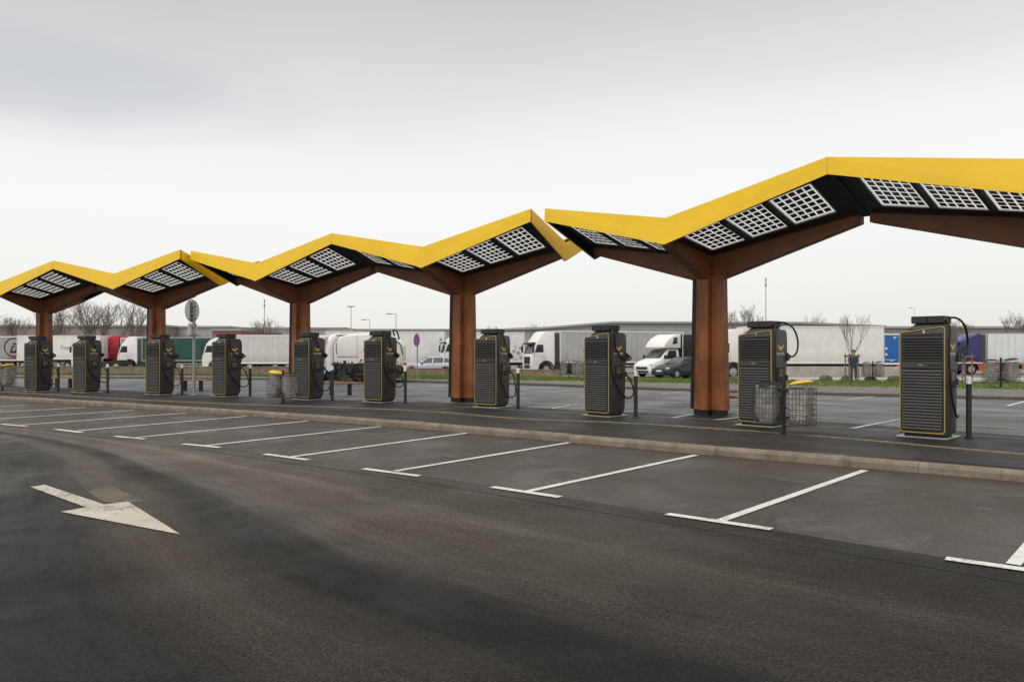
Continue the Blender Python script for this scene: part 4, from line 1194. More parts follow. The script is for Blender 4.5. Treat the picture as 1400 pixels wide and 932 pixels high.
# ------------------------------------------------------------------ cars and van by loft
def loft_body(stn, mat, root, name='body'):
    """stations: x, zlow, zbelt, ztop, halfw low/belt, halfw top"""
    m = MB(); k = 12; Vv, F = [], []
    for x, zl, zb, zt, w, wt in stn:
        r = .07
        prof = [(-w*.90, zl), (-w, zl+.16), (-w*1.0, (zl+zb)/2), (-w*.97, zb), (-wt, zt-r), (-wt+.10, zt), (wt-.10, zt), (wt, zt-r), (w*.97, zb), (w, (zl+zb)/2), (w, zl+.16), (w*.90, zl)]
        Vv += [(x, y, z) for y, z in prof]
    n = len(stn)
    for i in range(n-1):
        for j in range(k): F.append((i*k+j, i*k+(j+1) % k, (i+1)*k+(j+1) % k, (i+1)*k+j))
    F += [tuple(range(k)), tuple(range(n*k-1, (n-1)*k-1, -1))]
    m.add(Vv, F)
    return m.build(name, mat, root, smooth=True)
def hatchback(loc, a, paint, label, s=1.0):
    root = empty('parked_car', loc, a, s, label, 'car')
    stn = [(2.08, .30, .55, .62, .70, .62), (2.02, .22, .62, .70, .80, .72), (1.7, .20, .74, .84, .86, .80), (1.1, .20, .86, .97, .88, .80), (.85, .20, .88, 1.00, .88, .80), (.10, .20, .92, 1.44, .885, .62),
           (-.3, .20, .93, 1.49, .885, .61), (-1.0, .20, .95, 1.47, .88, .60), (-1.55, .20, .97, 1.38, .87, .58), (-1.95, .24, .96, 1.02, .84, .74), (-2.05, .32, .80, .88, .78, .70)]
    b = loft_body(stn, paint, root)
    for sg in (-1, 1):
        def sp(x, f):     # point on the glass slope
            for p, q in zip(stn, stn[1:]):
                if q[0] <= x <= p[0]:
                    u = (x-p[0])/(q[0]-p[0]); zb, zt, w, wt = [p[i]+(q[i]-p[i])*u for i in (2, 3, 4, 5)]
                    y0, z0, y1, z1 = w*.97, zb, wt, zt-.07
                    return (x, sg*(y0+(y1-y0)*f+.022), z0+(z1-z0)*f+.008)
        for xa, xb, ta, tb in ((.64, -.28, .10, -.28), (-.34, -1.1, -.34, -1.1), (-1.16, -1.62, -1.16, -1.45)):
            m = MB(); k = 6; lo, hi = [], []
            for i in range(k+1):
                lo.append(sp(xa+(xb-xa)*i/k, .07)); hi.append(sp(ta+(tb-ta)*i/k, .90))
            m.add(lo+hi, [(i, i+1, k+2+i, k+1+i) for i in range(k)]); m.build('side_window', M['glass'], b)
    m = MB(); m.quad((.80, -.70, 1.035), (.80, .70, 1.035), (.16, .58, 1.425), (.16, -.58, 1.425)); m.build('windscreen', M['glass_light'], b)
    m = MB(); m.quad((-1.90, -.64, 1.09), (-1.90, .64, 1.09), (-1.62, .54, 1.36), (-1.62, -.54, 1.36)); m.build('rear_window', M['glass'], b)
    for sg in (-1, 1):
        m = MB(); m.box((1.90, sg*.66, .70), (.30, .26, .13), sg*.5); m.build('headlight', M['lamp_glass'], b, bevel=.03)
        m = MB(); m.box((-1.96, sg*.66, .88), (.16, .24, .2), -sg*.4); m.build('tail_light', M['tail_red'], b, bevel=.03)
        m = MB(); m.box((.55, sg*.98, .98), (.14, .2, .13)); m.build('mirror', paint, b, bevel=.03)
    m = MB(); m.bb(1.98, 2.09, -.5, .5, .30, .46); m.build('grille', M['black_plastic'], b)
    m = MB(); m.bb(2.085, 2.10, -.26, .26, .48, .58); m.build('number_plate', M['print_white'], b)
    for x in (1.28, -1.28):
        for sg in (-1, 1):
            m = MB(); m.cyl((x, sg*.80, .33), .39, .19, axis='y', n=22); m.build('wheel_well', M['tyre'], root)
            wheel(root, x, sg*.82, .32, .2)
    return root
hatchback((XP(590, 58.6), 58.0, -.03), math.pi+R(-6), M['silver_paint'], 'silver hatchback parked behind the low wall beside the no parking sign', 1.0)
hatchback((XP(932, 52), 52.2, -.03), math.pi+R(33), M['grey_car'], 'dark grey hatchback parked in front of the white van with black box', .98)

# box van
v = empty('box_van', (XP(905, 55), 55, -.03), math.pi+R(33), .95, 'white van with rounded roof deflector and a tall black box body', 'van')
stn = [(2.05, .38, .75, .85, .86, .80), (1.98, .30, .85, .98, .95, .88), (1.55, .28, 1.10, 1.22, .98, .90), (1.05, .28, 1.22, 1.34, 1.0, .90), (.30, .28, 1.30, 2.02, 1.0, .86), (.05, .28, 1.32, 2.10, 1.0, .86), (-.85, .28, 1.32, 2.12, 1.0, .86)]
b = loft_body(stn, M['white_paint'], v, 'cab')
m = MB(); m.quad((.99, -.82, 1.42), (.99, .82, 1.42), (.36, .78, 2.0), (.36, -.78, 2.0)); m.build('windscreen', M['glass_light'], b)
for sg in (-1, 1):
    m = MB(); m.quad((.55, sg*1.0, 1.40), (-.55, sg*1.0, 1.40), (-.55, sg*.905, 1.98), (.14, sg*.905, 1.98))
    m.build('side_window', M['glass'], b)
m = MB(); m.prism_y([(.75, 2.14), (.78, 2.28), (.55, 2.62), (.15, 2.92), (-.25, 3.12), (-.55, 3.2), (-1.0, 3.22), (-1.0, 2.14)], -1.0, 1.0); m.build('roof_deflector', M['white_paint'], v, bevel=.16, seg=3, smooth=True)
for sg in (-1, 1):
    m = MB(); m.quad((-.10, sg*1.004, 2.45), (-.62, sg*1.004, 2.5), (-.62, sg*1.004, 2.98), (-.25, sg*1.004, 2.95))
    m.build('sleeper_window', M['glass'], v)
m = MB(); m.bb(1.96, 2.07, -.6, .6, .58, .78); m.bb(2.0, 2.08, -.7, .7, .34, .5); m.build('grille', M['black_plastic'], b)
for sg in (-1, 1):
    m = MB(); m.box((1.86, sg*.80, .92), (.30, .2, .2), sg*.5); m.build('headlight', M['lamp_glass'], b, bevel=.03)
    m = MB(); m.box((.75, sg*1.12, 1.50), (.14, .2, .30)); m.build('mirror', M['black_plastic'], b, bevel=.03)
m = MB(); m.bb(-5.4, -1.05, -1.12, 1.12, .85, 3.18); bx = m.build('box_body', M['cur_black'], v, bevel=.02)
m = MB()
for sg in (-1, 1):
    for x in (-1.07, -5.42): m.bb(x, x+.05, sg*1.12-.03, sg*1.12+.03, .80, 3.2)
m.build('frame_rail', M['alu'], bx)
m = MB(); m.bb(-5.3, .8, -.45, .45, .5, .84); m.build('chassis', M['chassis'], v)
for x in (1.15, -3.6):
    for sg in (-1, 1): wheel(v, x, sg*.88, .36, .24)

# ------------------------------------------------------------------ sweeper lorry at the far kerb
sw = empty('sweeper_lorry', (XP(411, 40.6), 40.9, .12), math.pi+R(3), 1.0, 'white road sweeper lorry with suction duct and red hazard stripes at the far kerb', 'sweeper')
H_ = MB()
prof = [(0, .45), (.02, 1.0), (-.06, 1.3), (-.35, 2.25), (-.5, 2.42), (-1.3, 2.5), (-1.42, 2.45), (-1.42, .7)] + [(x, z) for x, z in reversed(arc(-.85, .42, .5, 0, 180, 8))]
H_.prism_y(prof, -1.0, 1.0); cb = H_.build('cab', M['white_paint'], sw, bevel=.05, seg=2, smooth=True)
for s_ in (-1, 1):
    m = MB(); m.quad((-.28, s_*1.004, 1.4), (-1.1, s_*1.004, 1.4), (-1.1, s_*1.004, 2.15), (-.48, s_*1.004, 2.15))
    m.build('side_window', M['glass'], cb)
m = MB(); m.hexa([(-.04, -.88, 1.36), (-.04, .88, 1.36), (-.08, .88, 1.36), (-.08, -.88, 1.36), (-.29, -.84, 2.18), (-.29, .84, 2.18), (-.33, .84, 2.18), (-.33, -.84, 2.18)]); m.build('windscreen', M['glass_light'], cb)
m = MB(); m.tube(smooth_path([(-1.62, .82, .62), (-1.62, .85, 1.2), (-1.62, .84, 1.9), (-1.72, .70, 2.3), (-2.05, .4, 2.42)]), .21, 14); m.build('suction_duct', M['white_paint'], sw, smooth=True)
m = MB(); m.tube(smooth_path([(-1.45, .98, 2.35), (-1.38, 1.02, 2.25), (-1.36, 1.0, 1.95)]), .035, 6); m.build('hose', M['orange_paint'], sw, smooth=True)
m = MB(); m.prism_y([(-1.95, 1.32), (-1.93, 2.05), (-2.1, 2.40), (-2.6, 2.52), (-4.4, 2.62), (-4.75, 2.45), (-4.95, 1.05), (-3.05, 1.0), (-3.05, 1.32)], -1.02, 1.02)
hp = m.build('hopper', M['white_paint'], sw, bevel=.09, seg=3, smooth=True)
m = MB(); m.bb(-4.78, -1.9, -.8, .8, 2.50, 2.56); m.prism_y([(-1.6, 2.52), (-3.4, 2.66), (-4.2, 2.68), (-4.2, 2.60), (-1.6, 2.46)], -.7, .7); m.build('top_cover', M['offwhite'], hp, bevel=.02)
m = MB()
m.cyl((-3.4, 1.025, 1.72), .05, .02, axis='y', n=12); m.bb(-3.06, -3.045, 1.022, 1.03, 1.34, 2.5)
m.bb(-4.7, -3.1, 1.022, 1.028, 1.60, 1.612); m.bb(-2.0, -1.95, .9, 1.03, 1.5, 2.1)
m.build('panel_joint', M['grey_mark'], hp)
m = MB()
for i in range(7):
    x = -3.15-.24*i; m.prism_y([(x, 1.10), (x-.12, 1.10), (x-.2, 1.24), (x-.08, 1.24)], 1.024, 1.03)
m.build('hazard_stripe', M['hazard_red'], hp)
m = MB(); m.prism_y([(-4.96, 1.1), (-4.80, 2.42), (-5.02, 2.46), (-5.42, 1.95), (-5.42, 1.12)], -.98, .98); rd = m.build('rear_door', M['offwhite'], sw, bevel=.05, seg=2, smooth=True)
m = MB(); m.tube([(-4.95, .985, 2.30), (-5.3, .985, 2.0), (-5.4, .985, 1.5)], .03, 6); m.tube(smooth_path([(-4.98, .8, 2.40), (-4.9, .85, 2.75), (-5.08, .85, 2.70), (-5.2, .85, 2.35), (-5.12, .85, 2.25)]), .045, 6); m.build('hook_arm', M['machine'], rd)
m = MB(); m.bb(-5.46, -5.40, .92, .99, 1.15, 1.95); m.bb(-5.05, -4.9, .985, .995, 2.2, 2.3); m.build('yellow_edge', M['yellow_line'], rd)
m = MB(); m.bb(-5.45, -4.98, -1.0, 1.0, .92, 1.06)
rb = m.build('rear_bumper', M['print_white'], sw, bevel=.01)
m = MB()
for i in range(4): m.prism_y([(-4.99-.12*i, .92), (-5.05-.12*i, .92), (-5.09-.12*i, 1.06), (-5.03-.12*i, 1.06)], 1.002, 1.008)
for i in range(8): m.bb(-5.46, -5.452, -.95+.25*i, -.82+.25*i, .93, 1.05)
m.build('hazard_stripe', M['hazard_red'], rb)
m = MB(); m.bb(-5.3, -.3, -.42, .42, .45, .85)
rs = random.Random(9)
for i in range(46):
    x, y, z = rs.uniform(-5.1, -1.5), rs.uniform(.45, .95), rs.uniform(.35, 1.1); m.box((x, y, z), (rs.uniform(.08, .5), rs.uniform(.05, .25), rs.uniform(.06, .35)), rs.uniform(-.3, .3))
for i in range(10): 
    x = rs.uniform(-4.8, -1.8); m.tube(smooth_path([(x, .9, 1.1), (x+rs.uniform(-.3, .3), .98, .8), (x+rs.uniform(-.5, .5), .9, .45)]), rs.uniform(.015, .04), 5)
m.bb(-5.2, -1.5, -.9, .9, .62, 1.0)
for i in range(60):
    x, y, z = rs.uniform(-5.2, -1.5), rs.uniform(.2, .98), rs.uniform(.18, .7); m.box((x, y, z), (rs.uniform(.1, .6), rs.uniform(.08, .3), rs.uniform(.1, .4)), rs.uniform(-.4, .4))
m.bb(-5.0, -4.3, -.8, .8, .22, .7); m.bb(-3.3, -1.6, -.8, .8, .20, .65)
m.build('chassis', M['machine'], sw)
m = MB()
for i in range(30):
    a = 2*math.pi*i/30; m.tube([(-2.55+.1*math.cos(a), 1.0+.1*math.sin(a), .32), (-2.55+.36*math.cos(a), 1.0+.36*math.sin(a), .03)], .018, 4)
m.cyl((-2.55, 1.0, .36), .16, .1, n=14); m.build('side_brush', M['bark'], sw)
for x in (-.85, -3.9):
    for s_ in (-1, 1): wheel(sw, x, s_*.86, .41, .28)

# ------------------------------------------------------------------ person standing behind the sapling
def skin_mesh(verts, edges, radii, mat, name, parent, sub=1, rootv=0):
    me = bpy.data.meshes.new(name); me.from_pydata(verts, edges, [])
    o = bpy.data.objects.new(name, me); col.objects.link(o)
    mod = o.modifiers.new('skin', 'SKIN'); sk = me.skin_vertices[0].data
    for i, r in enumerate(radii):
        sk[i].radius = r if isinstance(r, tuple) else (r, r); sk[i].use_root = (i == rootv)
    ss = o.modifiers.new('sub', 'SUBSURF'); ss.levels = sub; ss.render_levels = sub
    bpy.context.view_layer.update()
    nm = bpy.data.meshes.new_from_object(o.evaluated_get(bpy.context.evaluated_depsgraph_get()))
    bpy.data.objects.remove(o)
    nm.materials.clear(); nm.materials.append(mat)
    nm.polygons.foreach_set('use_smooth', [True]*len(nm.polygons)); nm.name = name
    o = bpy.data.objects.new(name, nm); col.objects.link(o); o.parent = parent
    return o
P = empty('person', (XP(1167, 42.6), 42.6, .135), R(8), .97, 'person in a dark blue jacket and grey trousers standing behind the staked sapling', 'person')
J = dict(pel=(0, 0, .93), bel=(0, .0, 1.08), chest=(0, .01, 1.30), neck=(0, .01, 1.48), jaw=(0, -.02, 1.55), head=(0, -.005, 1.64), crown=(0, .005, 1.715),
         ls=(-.19, .01, 1.40), le=(-.30, .04, 1.14), lw=(-.20, -.10, .95), rs=(.19, .01, 1.40), re=(.30, .04, 1.14), rw=(.20, -.10, .95),
         lh=(-.10, 0, .90), lk=(-.13, -.02, .50), la=(-.15, .02, .09), lt=(-.17, -.14, .04), rh=(.10, 0, .90), rk=(.13, -.02, .50), ra=(.15, .02, .09), rt=(.17, -.14, .04))
def chain(names, edges, rad, mat, nm, sub=1):
    idx = {n: i for i, n in enumerate(names)}
    return skin_mesh([J[n] for n in names], [(idx[a], idx[b]) for a, b in edges], rad, mat, nm, P, sub)
chain(['pel', 'chest', 'neck', 'jaw', 'head', 'crown', 'ls', 'le', 'lw', 'rs', 're', 'rw', 'lh', 'lk', 'la', 'lt', 'rh', 'rk', 'ra', 'rt'],
      [('pel', 'chest'), ('chest', 'neck'), ('neck', 'jaw'), ('jaw', 'head'), ('head', 'crown'), ('chest', 'ls'), ('ls', 'le'), ('le', 'lw'), ('chest', 'rs'), ('rs', 're'), ('re', 'rw'), ('pel', 'lh'), ('lh', 'lk'), ('lk', 'la'), ('la', 'lt'), ('pel', 'rh'), ('rh', 'rk'), ('rk', 'ra'), ('ra', 'rt')],
      [(.13, .10), (.14, .10), .055, (.062, .075), (.075, .092), (.05, .06), .05, .04, .032, .05, .04, .032, .08, .055, .042, .035, .08, .055, .042, .035], M['skin'], 'body', 2)
chain(['bel', 'pel', 'chest', 'neck', 'ls', 'le', 'lw', 'rs', 're', 'rw'], [('bel', 'pel'), ('bel', 'chest'), ('chest', 'neck'), ('chest', 'ls'), ('ls', 'le'), ('le', 'lw'), ('chest', 'rs'), ('rs', 're'), ('re', 'rw')],
      [(.17, .13), (.175, .135), (.19, .135), .08, .085, .068, .06, .085, .068, .06], M['jacket'], 'jacket', 2)
chain(['pel', 'lh', 'lk', 'la', 'rh', 'rk', 'ra'], [('pel', 'lh'), ('lh', 'lk'), ('lk', 'la'), ('pel', 'rh'), ('rh', 'rk'), ('rk', 'ra')], [(.125, .10), .10, .078, .066, .10, .078, .066], M['trousers'], 'trousers', 2)
for s_ in (-1, 1):
    m = MB(); m.bb(s_*.16-.05, s_*.16+.05, -.20, .08, 0, .09); m.build('shoe', M['black_plastic'], P, bevel=.03, seg=2, smooth=True)
m = MB(); m.prism_x([(-.118, 1.02), (-.127, 1.20), (-.118, 1.42), (-.08, 1.42), (-.08, 1.02)], -.035, .035); m.build('shirt_front', M['shirt'], P, bevel=.01)
m = MB(); n = 12
for j in range(5):
    f = j/4
Vv, F = [], []
for j, (rr, z) in enumerate(((.098, 1.64), (.104, 1.70), (.095, 1.76), (.06, 1.79), (.01, 1.80))):
    for i in range(n): Vv.append((rr*.86*math.cos(2*math.pi*i/n), .015+rr*1.05*math.sin(2*math.pi*i/n), z + (.05 if math.sin(2*math.pi*i/n) < -.4 and j == 0 else 0)))
for j in range(4):
    for i in range(n): F.append((j*n+i, j*n+(i+1) % n, (j+1)*n+(i+1) % n, (j+1)*n+i))
m.add(Vv, F); m.build('hair', M['hair'], P, smooth=True)
m = MB(); m.add([(-.014, -.095, 1.635), (.014, -.095, 1.635), (0, -.125, 1.632), (0, -.095, 1.68)], [(0, 1, 2), (0, 2, 3), (2, 1, 3)])
for s_ in (-1, 1): m.box((s_*.085, .005, 1.645), (.02, .04, .06))
m.build('nose_and_ears', M['skin'], P)
m = MB()
for s_ in (-1, 1): m.box((s_*.032, -.096, 1.672), (.022, .012, .012))
m.box((0, -.098, 1.598), (.045, .01, .008)); m.build('eyes_and_mouth', M['hair'], P)

# ------------------------------------------------------------------ bare trees
def grow(mb, p, d, L, r, depth, rnd, spread, n=5, up=.12, rmin=.006):
    k = 3; pts = [p]; rs = [r]
    q = p.copy(); dd = d.copy()
    for i in range(k):
        dd = (dd + Vector((rnd.gauss(0, .10), rnd.gauss(0, .10), rnd.gauss(.02, .06)+up*.3))).normalized()
        q = q + dd*L/k; pts.append(q); rs.append(max(rmin, r*(1-.35*(i+1)/k)))
    mb.tube(pts, rs, n if depth > 2 else 3, cap=False)
    if depth <= 0: return
    nb = rnd.choice((2, 3, 3)) if depth > 1 else rnd.choice((2, 3, 4))
    for i in range(nb):
        base = pts[rnd.choice((1, 2, 3, 3))] if i else pts[-1]
        ax = Vector((rnd.gauss(0, 1), rnd.gauss(0, 1), rnd.gauss(0, .5))).normalized()
        nd = (dd + ax*spread*rnd.uniform(.6, 1.2) + Vector((0, 0, up))).normalized()
        grow(mb, base, nd, L*rnd.uniform(.62, .86), r*.62*rnd.uniform(.85, 1.1), depth-1, rnd, spread, n, up, rmin)
def bare_tree(loc, h, seed, label, group=None, depth=5, trunk=.22, spread=.55, thick=1.0, nm='bare_tree', stems=4, wide=1.0):
    rnd = random.Random(seed)
    root = empty(nm, loc, label=label, cat='tree', group=group)
    th = h*trunk
    m = MB(); r0 = h*.02*thick
    m.tube([(0, 0, -.1), (rnd.gauss(0, .02)*h, 0, th*.5), (rnd.gauss(0, .02)*h, rnd.gauss(0, .02)*h, th)], [r0*1.3, r0, r0*.85], 8)
    m.build('trunk', M['bark'], root, smooth=True)
    m = MB(); top = Vector(m.v[0]) if m.v else Vector((0, 0, th*.93))
    for i in range(stems):
        a = 2*math.pi*i/stems+rnd.uniform(-.4, .4); d = Vector((math.cos(a)*spread*wide, math.sin(a)*spread*wide, 1)).normalized()
        grow(m, Vector((0, 0, th*rnd.uniform(.75, 1.0))), d, h*.25, r0*.66, depth, rnd, spread, 5, .12,   .0105 if nm == 'bare_tree' else .006)
    m.build('branches', M['twig'], root)
    return root
for i, (px, d, ytop, dep, st, wd, lab) in enumerate([
        (16, 98, 428, 5, 5, .55, 'bare winter tree above the emblem trailer at the left edge'),
        (80, 96, 419, 5, 5, .5, 'bare winter tree just right of the leftmost column'),
        (129, 94, 409, 5, 9, .8, 'broadest bare winter tree, between the two leftmost columns'),
        (176, 95, 413, 5, 7, .65, 'bare winter tree left of the second column from the left'),
        (354, 105, 432, 4, 4, .6, 'thin bare tree left of the slim mast above the pale grey trailer'),
        (368, 105, 430, 4, 4, .6, 'thin bare tree right of the slim mast above the pale grey trailer'),
        (725, 120, 440, 4, 5, 1.1, 'small bare tree on the skyline above the white tractor unit'),
        (680, 118, 445, 4, 4, 1.0, 'small bare tree on the skyline above the charger numbered 9'),
        (1020, 100, 424, 5, 4, 1.0, 'bare winter tree on the skyline left of the charger numbered 7'),
        (1124, 125, 434, 5, 6, 1.2, 'round bare tree on the skyline above the white box lorry'),
        (1310, 110, 440, 5, 5, .8, 'dark bare tree on the skyline right of the charger numbered 6'),
        (1384, 110, 432, 5, 4, 1.0, 'bare tree on the skyline above the dirty white trailer at the right edge')]):
    h = 1.7+(482-ytop)*d/1050
    bare_tree((XP(px, d), d, 0), h*1.0, 40+i, lab, 'bare winter trees on the skyline', depth=dep, stems=st, wide=wd, thick=.9, trunk=.3 if i > 3 else .2)
# staked sapling
sp = bare_tree((XP(1165, 38.6), 38.6, .17), 3.45, 77, 'young bare sapling tied between wooden stakes on the grass', 'staked saplings', depth=3, trunk=.42, spread=.30, thick=.42, stems=6, nm='sapling')
bare_tree((XP(1322, 35), 36.5, .18), 2.0, 78, 'thin sapling between wooden stakes right of the charger numbered 6', 'staked saplings', depth=1, trunk=.7, spread=.3, thick=.5, stems=2, nm='sapling')
def stakes(px, d, label, offs=(-.42, -.1, .22)):
    root = empty('tree_stakes', (XP(px, d), d, .17), label=label, cat='stakes')
    for i, ox in enumerate(offs):
        m = MB(); m.cyl((ox, (i % 2)*.3-.15, .72), .035, 1.5, n=8); m.build('stake', M['stake'], root)
    m = MB(); m.box(((offs[0]+offs[-1])/2, -.19, 1.36), (offs[-1]-offs[0]+.16, .03, .09)); m.build('crossbar', M['stake'], root)
stakes(1165.5, 38.4, 'three wooden stakes with a crossbar around the sapling in front of the person')
stakes(1319, 36.2, 'wooden stakes with a crossbar right of the charger numbered 6', (-.2, .1, .25))
bare_tree((XP(801, 46), 46.2, .16), 2.6, 91, 'thin bare sapling on the grass left of the charger numbered 8', 'staked saplings', depth=2, trunk=.35, spread=.3, thick=.35, stems=3, nm='sapling')

# ------------------------------------------------------------------ far warehouses
def warehouse(name, pxl, pxr, d, ytop, mat, label, yeave=None, roofmat=None, depth=30, pxe=None, d2=None):
    d2 = d2 or d; x0, x1 = XP(pxl, d), XP(pxr, d2)
    z = 1.7+(482-ytop)*d/1050
    root = empty(name, (x0, d, -.03), label=label, cat='warehouse')
    L = x1-x0
    m = MB(); m.hexa([(0, 0, 0), (L, d2-d, 0), (L, d2-d+depth, 0), (0, depth, 0), (0, 0, z), (L, d2-d, z), (L, d2-d+depth, z), (0, depth, z)])
    m.build('wall', mat, root)
    m = MB(); m.hexa([(-.2, -.25, z+.003), (L+.2, d2-d-.25, z+.003), (L+.2, d2-d+depth+.2, z+.003), (-.2, depth+.2, z+.003), (-.2, -.25, z+.35), (L+.2, d2-d-.25, z+.35), (L+.2, d2-d+depth+.2, z+.35), (-.2, depth+.2, z+.35)])
    m.build('roof_edge', roofmat or M['roof_sheet'], root)
    m = MB(); k = max(2, int(L/9))
    for i in range(k):
        x = L*(i+.5)/k; yy = (d2-d)*(i+.5)/k
        m.bb(x-1.6, x+1.6, yy-.06, yy-.01, .1, 3.4)
    m.build('loading_door', M['cur_mid'], root)
    return root
warehouse('warehouse', -140, 226, 135, 446.5, M['brown_wall'], 'long brown grey warehouse behind the bare trees at the left')
warehouse('warehouse', 214, 312, 140, 447.8, M['sheet_wall'], 'pale grey clad warehouse behind the dark green trailer')
warehouse('warehouse', 290, 329, 128, 452, M['red_wall'], 'low red building behind the white tractor unit with the pale grey trailer')
warehouse('warehouse', 329, 470, 150, 449.5, M['sheet_wall'], 'grey flat warehouse behind the third column')
warehouse('warehouse', 450, 482, 128, 453, M['red_wall'], 'low red building behind the sweeper lorry')
warehouse('warehouse', 470, 760, 160, 451.5, M['sheet_wall'], 'long low grey warehouse on the skyline behind the no parking sign')
warehouse('warehouse', 1195, 1420, 125, 448.5, M['brown_wall'], 'brown grey warehouse on the skyline behind the navy tractor unit')
d = 118; root = empty('gabled_warehouse', (XP(700, d), d, -.03), label='big grey warehouse with sloping roof behind the grey curtain trailer', cat='warehouse')
def W(px, py): return (XP(px, d)-XP(700, d), 1.7+(482-py)*d/1050+.03)
pr = [W(690, 482), W(690, 451.5), W(745, 449.5), W(838, 442), W(1090, 442.5), W(1210, 447.5), W(1210, 482)]
m = MB(); m.prism_y(pr, 0, 40); m.build('wall', M['roof_sheet'], root)
m = MB()
for a, b in zip(pr[1:-2], pr[2:-1]):
    m.hexa([(a[0], -.5, a[1]+.004), (b[0], -.5, b[1]+.004), (b[0], 40.5, b[1]+.004), (a[0], 40.5, a[1]+.004), (a[0], -.5, a[1]+.3), (b[0], -.5, b[1]+.3), (b[0], 40.5, b[1]+.3), (a[0], 40.5, a[1]+.3)])
m.build('roof_edge', M['roof_sheet'], root)
m = MB()
for i in range(6): m.bb(6+9*i, 9+9*i, -.06, -.012, .1, 3.4)
m.build('loading_door', M['cur_mid'], root)

# lamp posts and masts
def lamp_post(px, d, ytop, label, arms=1, nm='lamp_post'):
    h = 1.7+(482-ytop)*d/1050
    root = empty(nm, (XP(px, d), d, 0), label=label, cat='lamp post' if nm == 'lamp_post' else 'mast', group='lamp posts in the lorry park' if nm == 'lamp_post' else None)
    m = MB(); m.tube([(0, 0, -.05), (0, 0, h*.5), (0, 0, h)], [.085, .07, .05], 8); m.build('pole', M['lamp_grey'], root, smooth=True)
    if arms:
        m = MB()
        for s_ in ((-1,) if arms == 1 else (.25, -.25)):
            m.tube([(0, 0, h-.05), (s_*.8, 0, h+.02)], .035, 6); m.box((s_*1.05, 0, h+.0), (.65, .28, .11))
        m.build('lamp_head', M['steel_dark'], root, bevel=.02)
    else:
        m = MB(); m.cyl((0, 0, h-.9), .13, .3, n=8); m.cyl((0, 0, h-.15), .10, .3, n=8); m.cyl((0, 0, h-.5), .07, .6, n=8); m.build('mast_head', M['pole'], root)
lamp_post(361.5, 110, 409.5, 'slim mast with small head among the bare trees above the pale grey trailer', 0, 'mast')
lamp_post(480, 120, 419, 'tall single arm lamp post above the sweeper lorry', 3)
lamp_post(505.5, 130, 437, 'short lamp post above the charger that hides the sweeper lorry', 1)
lamp_post(541.5, 115, 429, 'single arm lamp post left of the no parking sign', 1)
lamp_post(1047, 95, 380, 'tall thin mast rising behind the charger numbered 7', 0, 'mast')
lamp_post(1250, 190, 421, 'lamp post rising just behind the charger numbered 6', 1)
lamp_post(390, 140, 446, 'distant low lamp post left of the third column', 1)

# ------------------------------------------------------------------ sky, sun, camera
w = bpy.data.worlds.new('World'); sc.world = w; w.use_nodes = True
nt = w.node_tree; nt.nodes.clear()
out = N(nt, 'ShaderNodeOutputWorld'); bgn = N(nt, 'ShaderNodeBackground'); nt.links.new(bgn.outputs[0], out.inputs[0])
sun_el, sun_az = R(52), R(215)
sky = N(nt, 'ShaderNodeTexSky', sky_type='NISHITA'); sky.sun_disc = False; sky.sun_elevation = sun_el; sky.sun_rotation = sun_az; sky.air_density = 1.2; sky.dust_density = 4
tc = N(nt, 'ShaderNodeTexCoord'); sx = N(nt, 'ShaderNodeSeparateXYZ'); nt.links.new(tc.outputs['Generated'], sx.inputs[0])
mp = N(nt, 'ShaderNodeMapping'); mp.inputs['Scale'].default_value = (1.0, 1.0, 3.2); nt.links.new(tc.outputs['Generated'], mp.inputs[0])
cl = noise(nt, mp.outputs[0], 1.6, 6, .5, .4)
z = mathn(nt, 'ADD', sx.outputs[2], mathn(nt, 'MULTIPLY', mathn(nt, 'SUBTRACT', cl, .5), .085))
z = mathn(nt, 'SUBTRACT', z, mathn(nt, 'MULTIPLY', sx.outputs[0], .05))
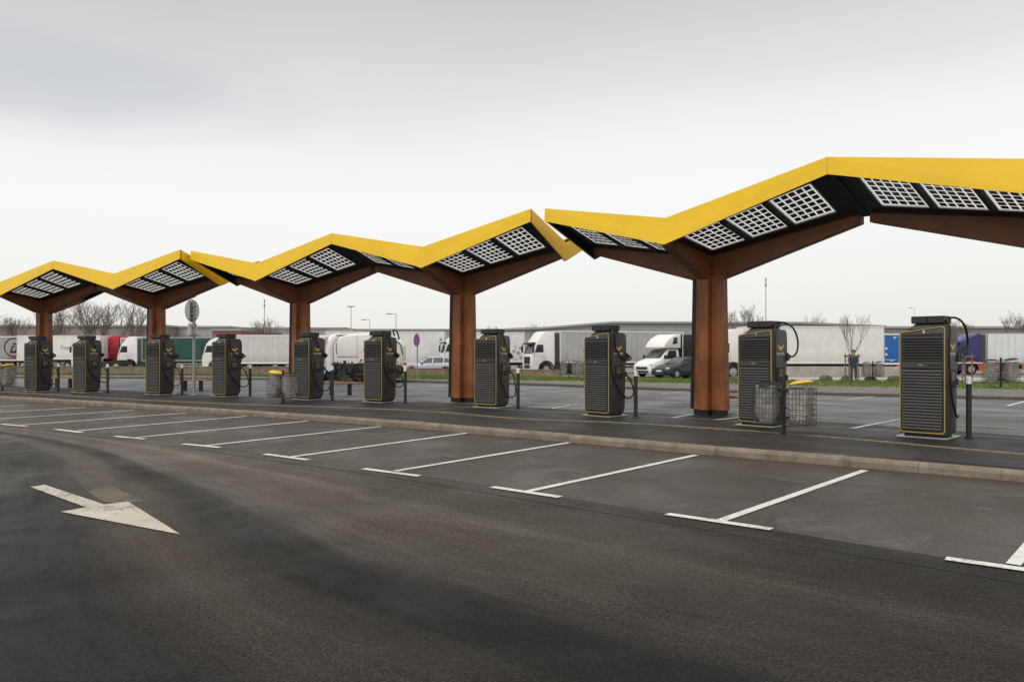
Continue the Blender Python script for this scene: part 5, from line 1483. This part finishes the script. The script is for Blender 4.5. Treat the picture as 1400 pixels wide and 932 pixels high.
cc = ramp(nt, z, [(0, (.80, .785, .755)), (.10, (.86, .85, .825)), (.20, (.90, .89, .87)), (.255, (.86, .855, .845)), (.31, (.755, .75, .74)), (.36, (.66, .655, .64)), (.43, (.545, .535, .515)), (.52, (.53, .525, .51)), (.68, (.82, .81, .79)), (1, (1.08, 1.05, 1.0))])
# a heavier bluish bank of cloud low in the left of the sky
bx = mathn(nt, 'DIVIDE', mathn(nt, 'ADD', sx.outputs[0], .50), .30); bz = mathn(nt, 'DIVIDE', mathn(nt, 'SUBTRACT', mathn(nt, 'ADD', sx.outputs[2], mathn(nt, 'MULTIPLY', mathn(nt, 'SUBTRACT', cl, .5), .10)), .30), .075)
rr = mathn(nt, 'SQRT', mathn(nt, 'ADD', mathn(nt, 'MULTIPLY', bx, bx), mathn(nt, 'MULTIPLY', bz, bz)))
fr = mathn(nt, 'GREATER_THAN', sx.outputs[1], 0.0)
blob = mathn(nt, 'MULTIPLY', ramp(nt, rr, [(0, 1.0), (.35, .8), (.75, .25), (1.0, 0.0)], 'EASE'), fr)
cc = mix(nt, mathn(nt, 'MULTIPLY', blob, .5), cc, (.43, .44, .465))
add = mix(nt, 1.0, cc, mix(nt, 1.0, sky.outputs[0], (.02, .02, .02), 'MULTIPLY'), 'ADD')
nt.links.new(add, bgn.inputs[0]); bgn.inputs[1].default_value = 1.0
L = bpy.data.lights.new('sun', 'SUN'); L.energy = 1.4; L.angle = R(50); L.color = (1, .96, .90)
so = bpy.data.objects.new('sun', L); col.objects.link(so)
dirv = Vector((math.sin(sun_az)*math.cos(sun_el), math.cos(sun_az)*math.cos(sun_el), math.sin(sun_el)))
so.rotation_euler = dirv.to_track_quat('Z', 'Y').to_euler()
cam = bpy.data.cameras.new('camera'); co = bpy.data.objects.new('camera', cam); col.objects.link(co)
co.location = (0, 0, 1.7); co.rotation_euler = (R(90), 0, 0)
cam.lens = 27.0; cam.sensor_width = 36; cam.shift_y = 16/1400; cam.clip_end = 3000; cam.clip_start = .05
sc.camera = co
sc.view_settings.view_transform = 'Standard'; sc.view_settings.look = 'None'; sc.view_settings.exposure = 0; sc.view_settings.gamma = 1
sc.cycles.max_bounces = 8; sc.cycles.use_denoising = True
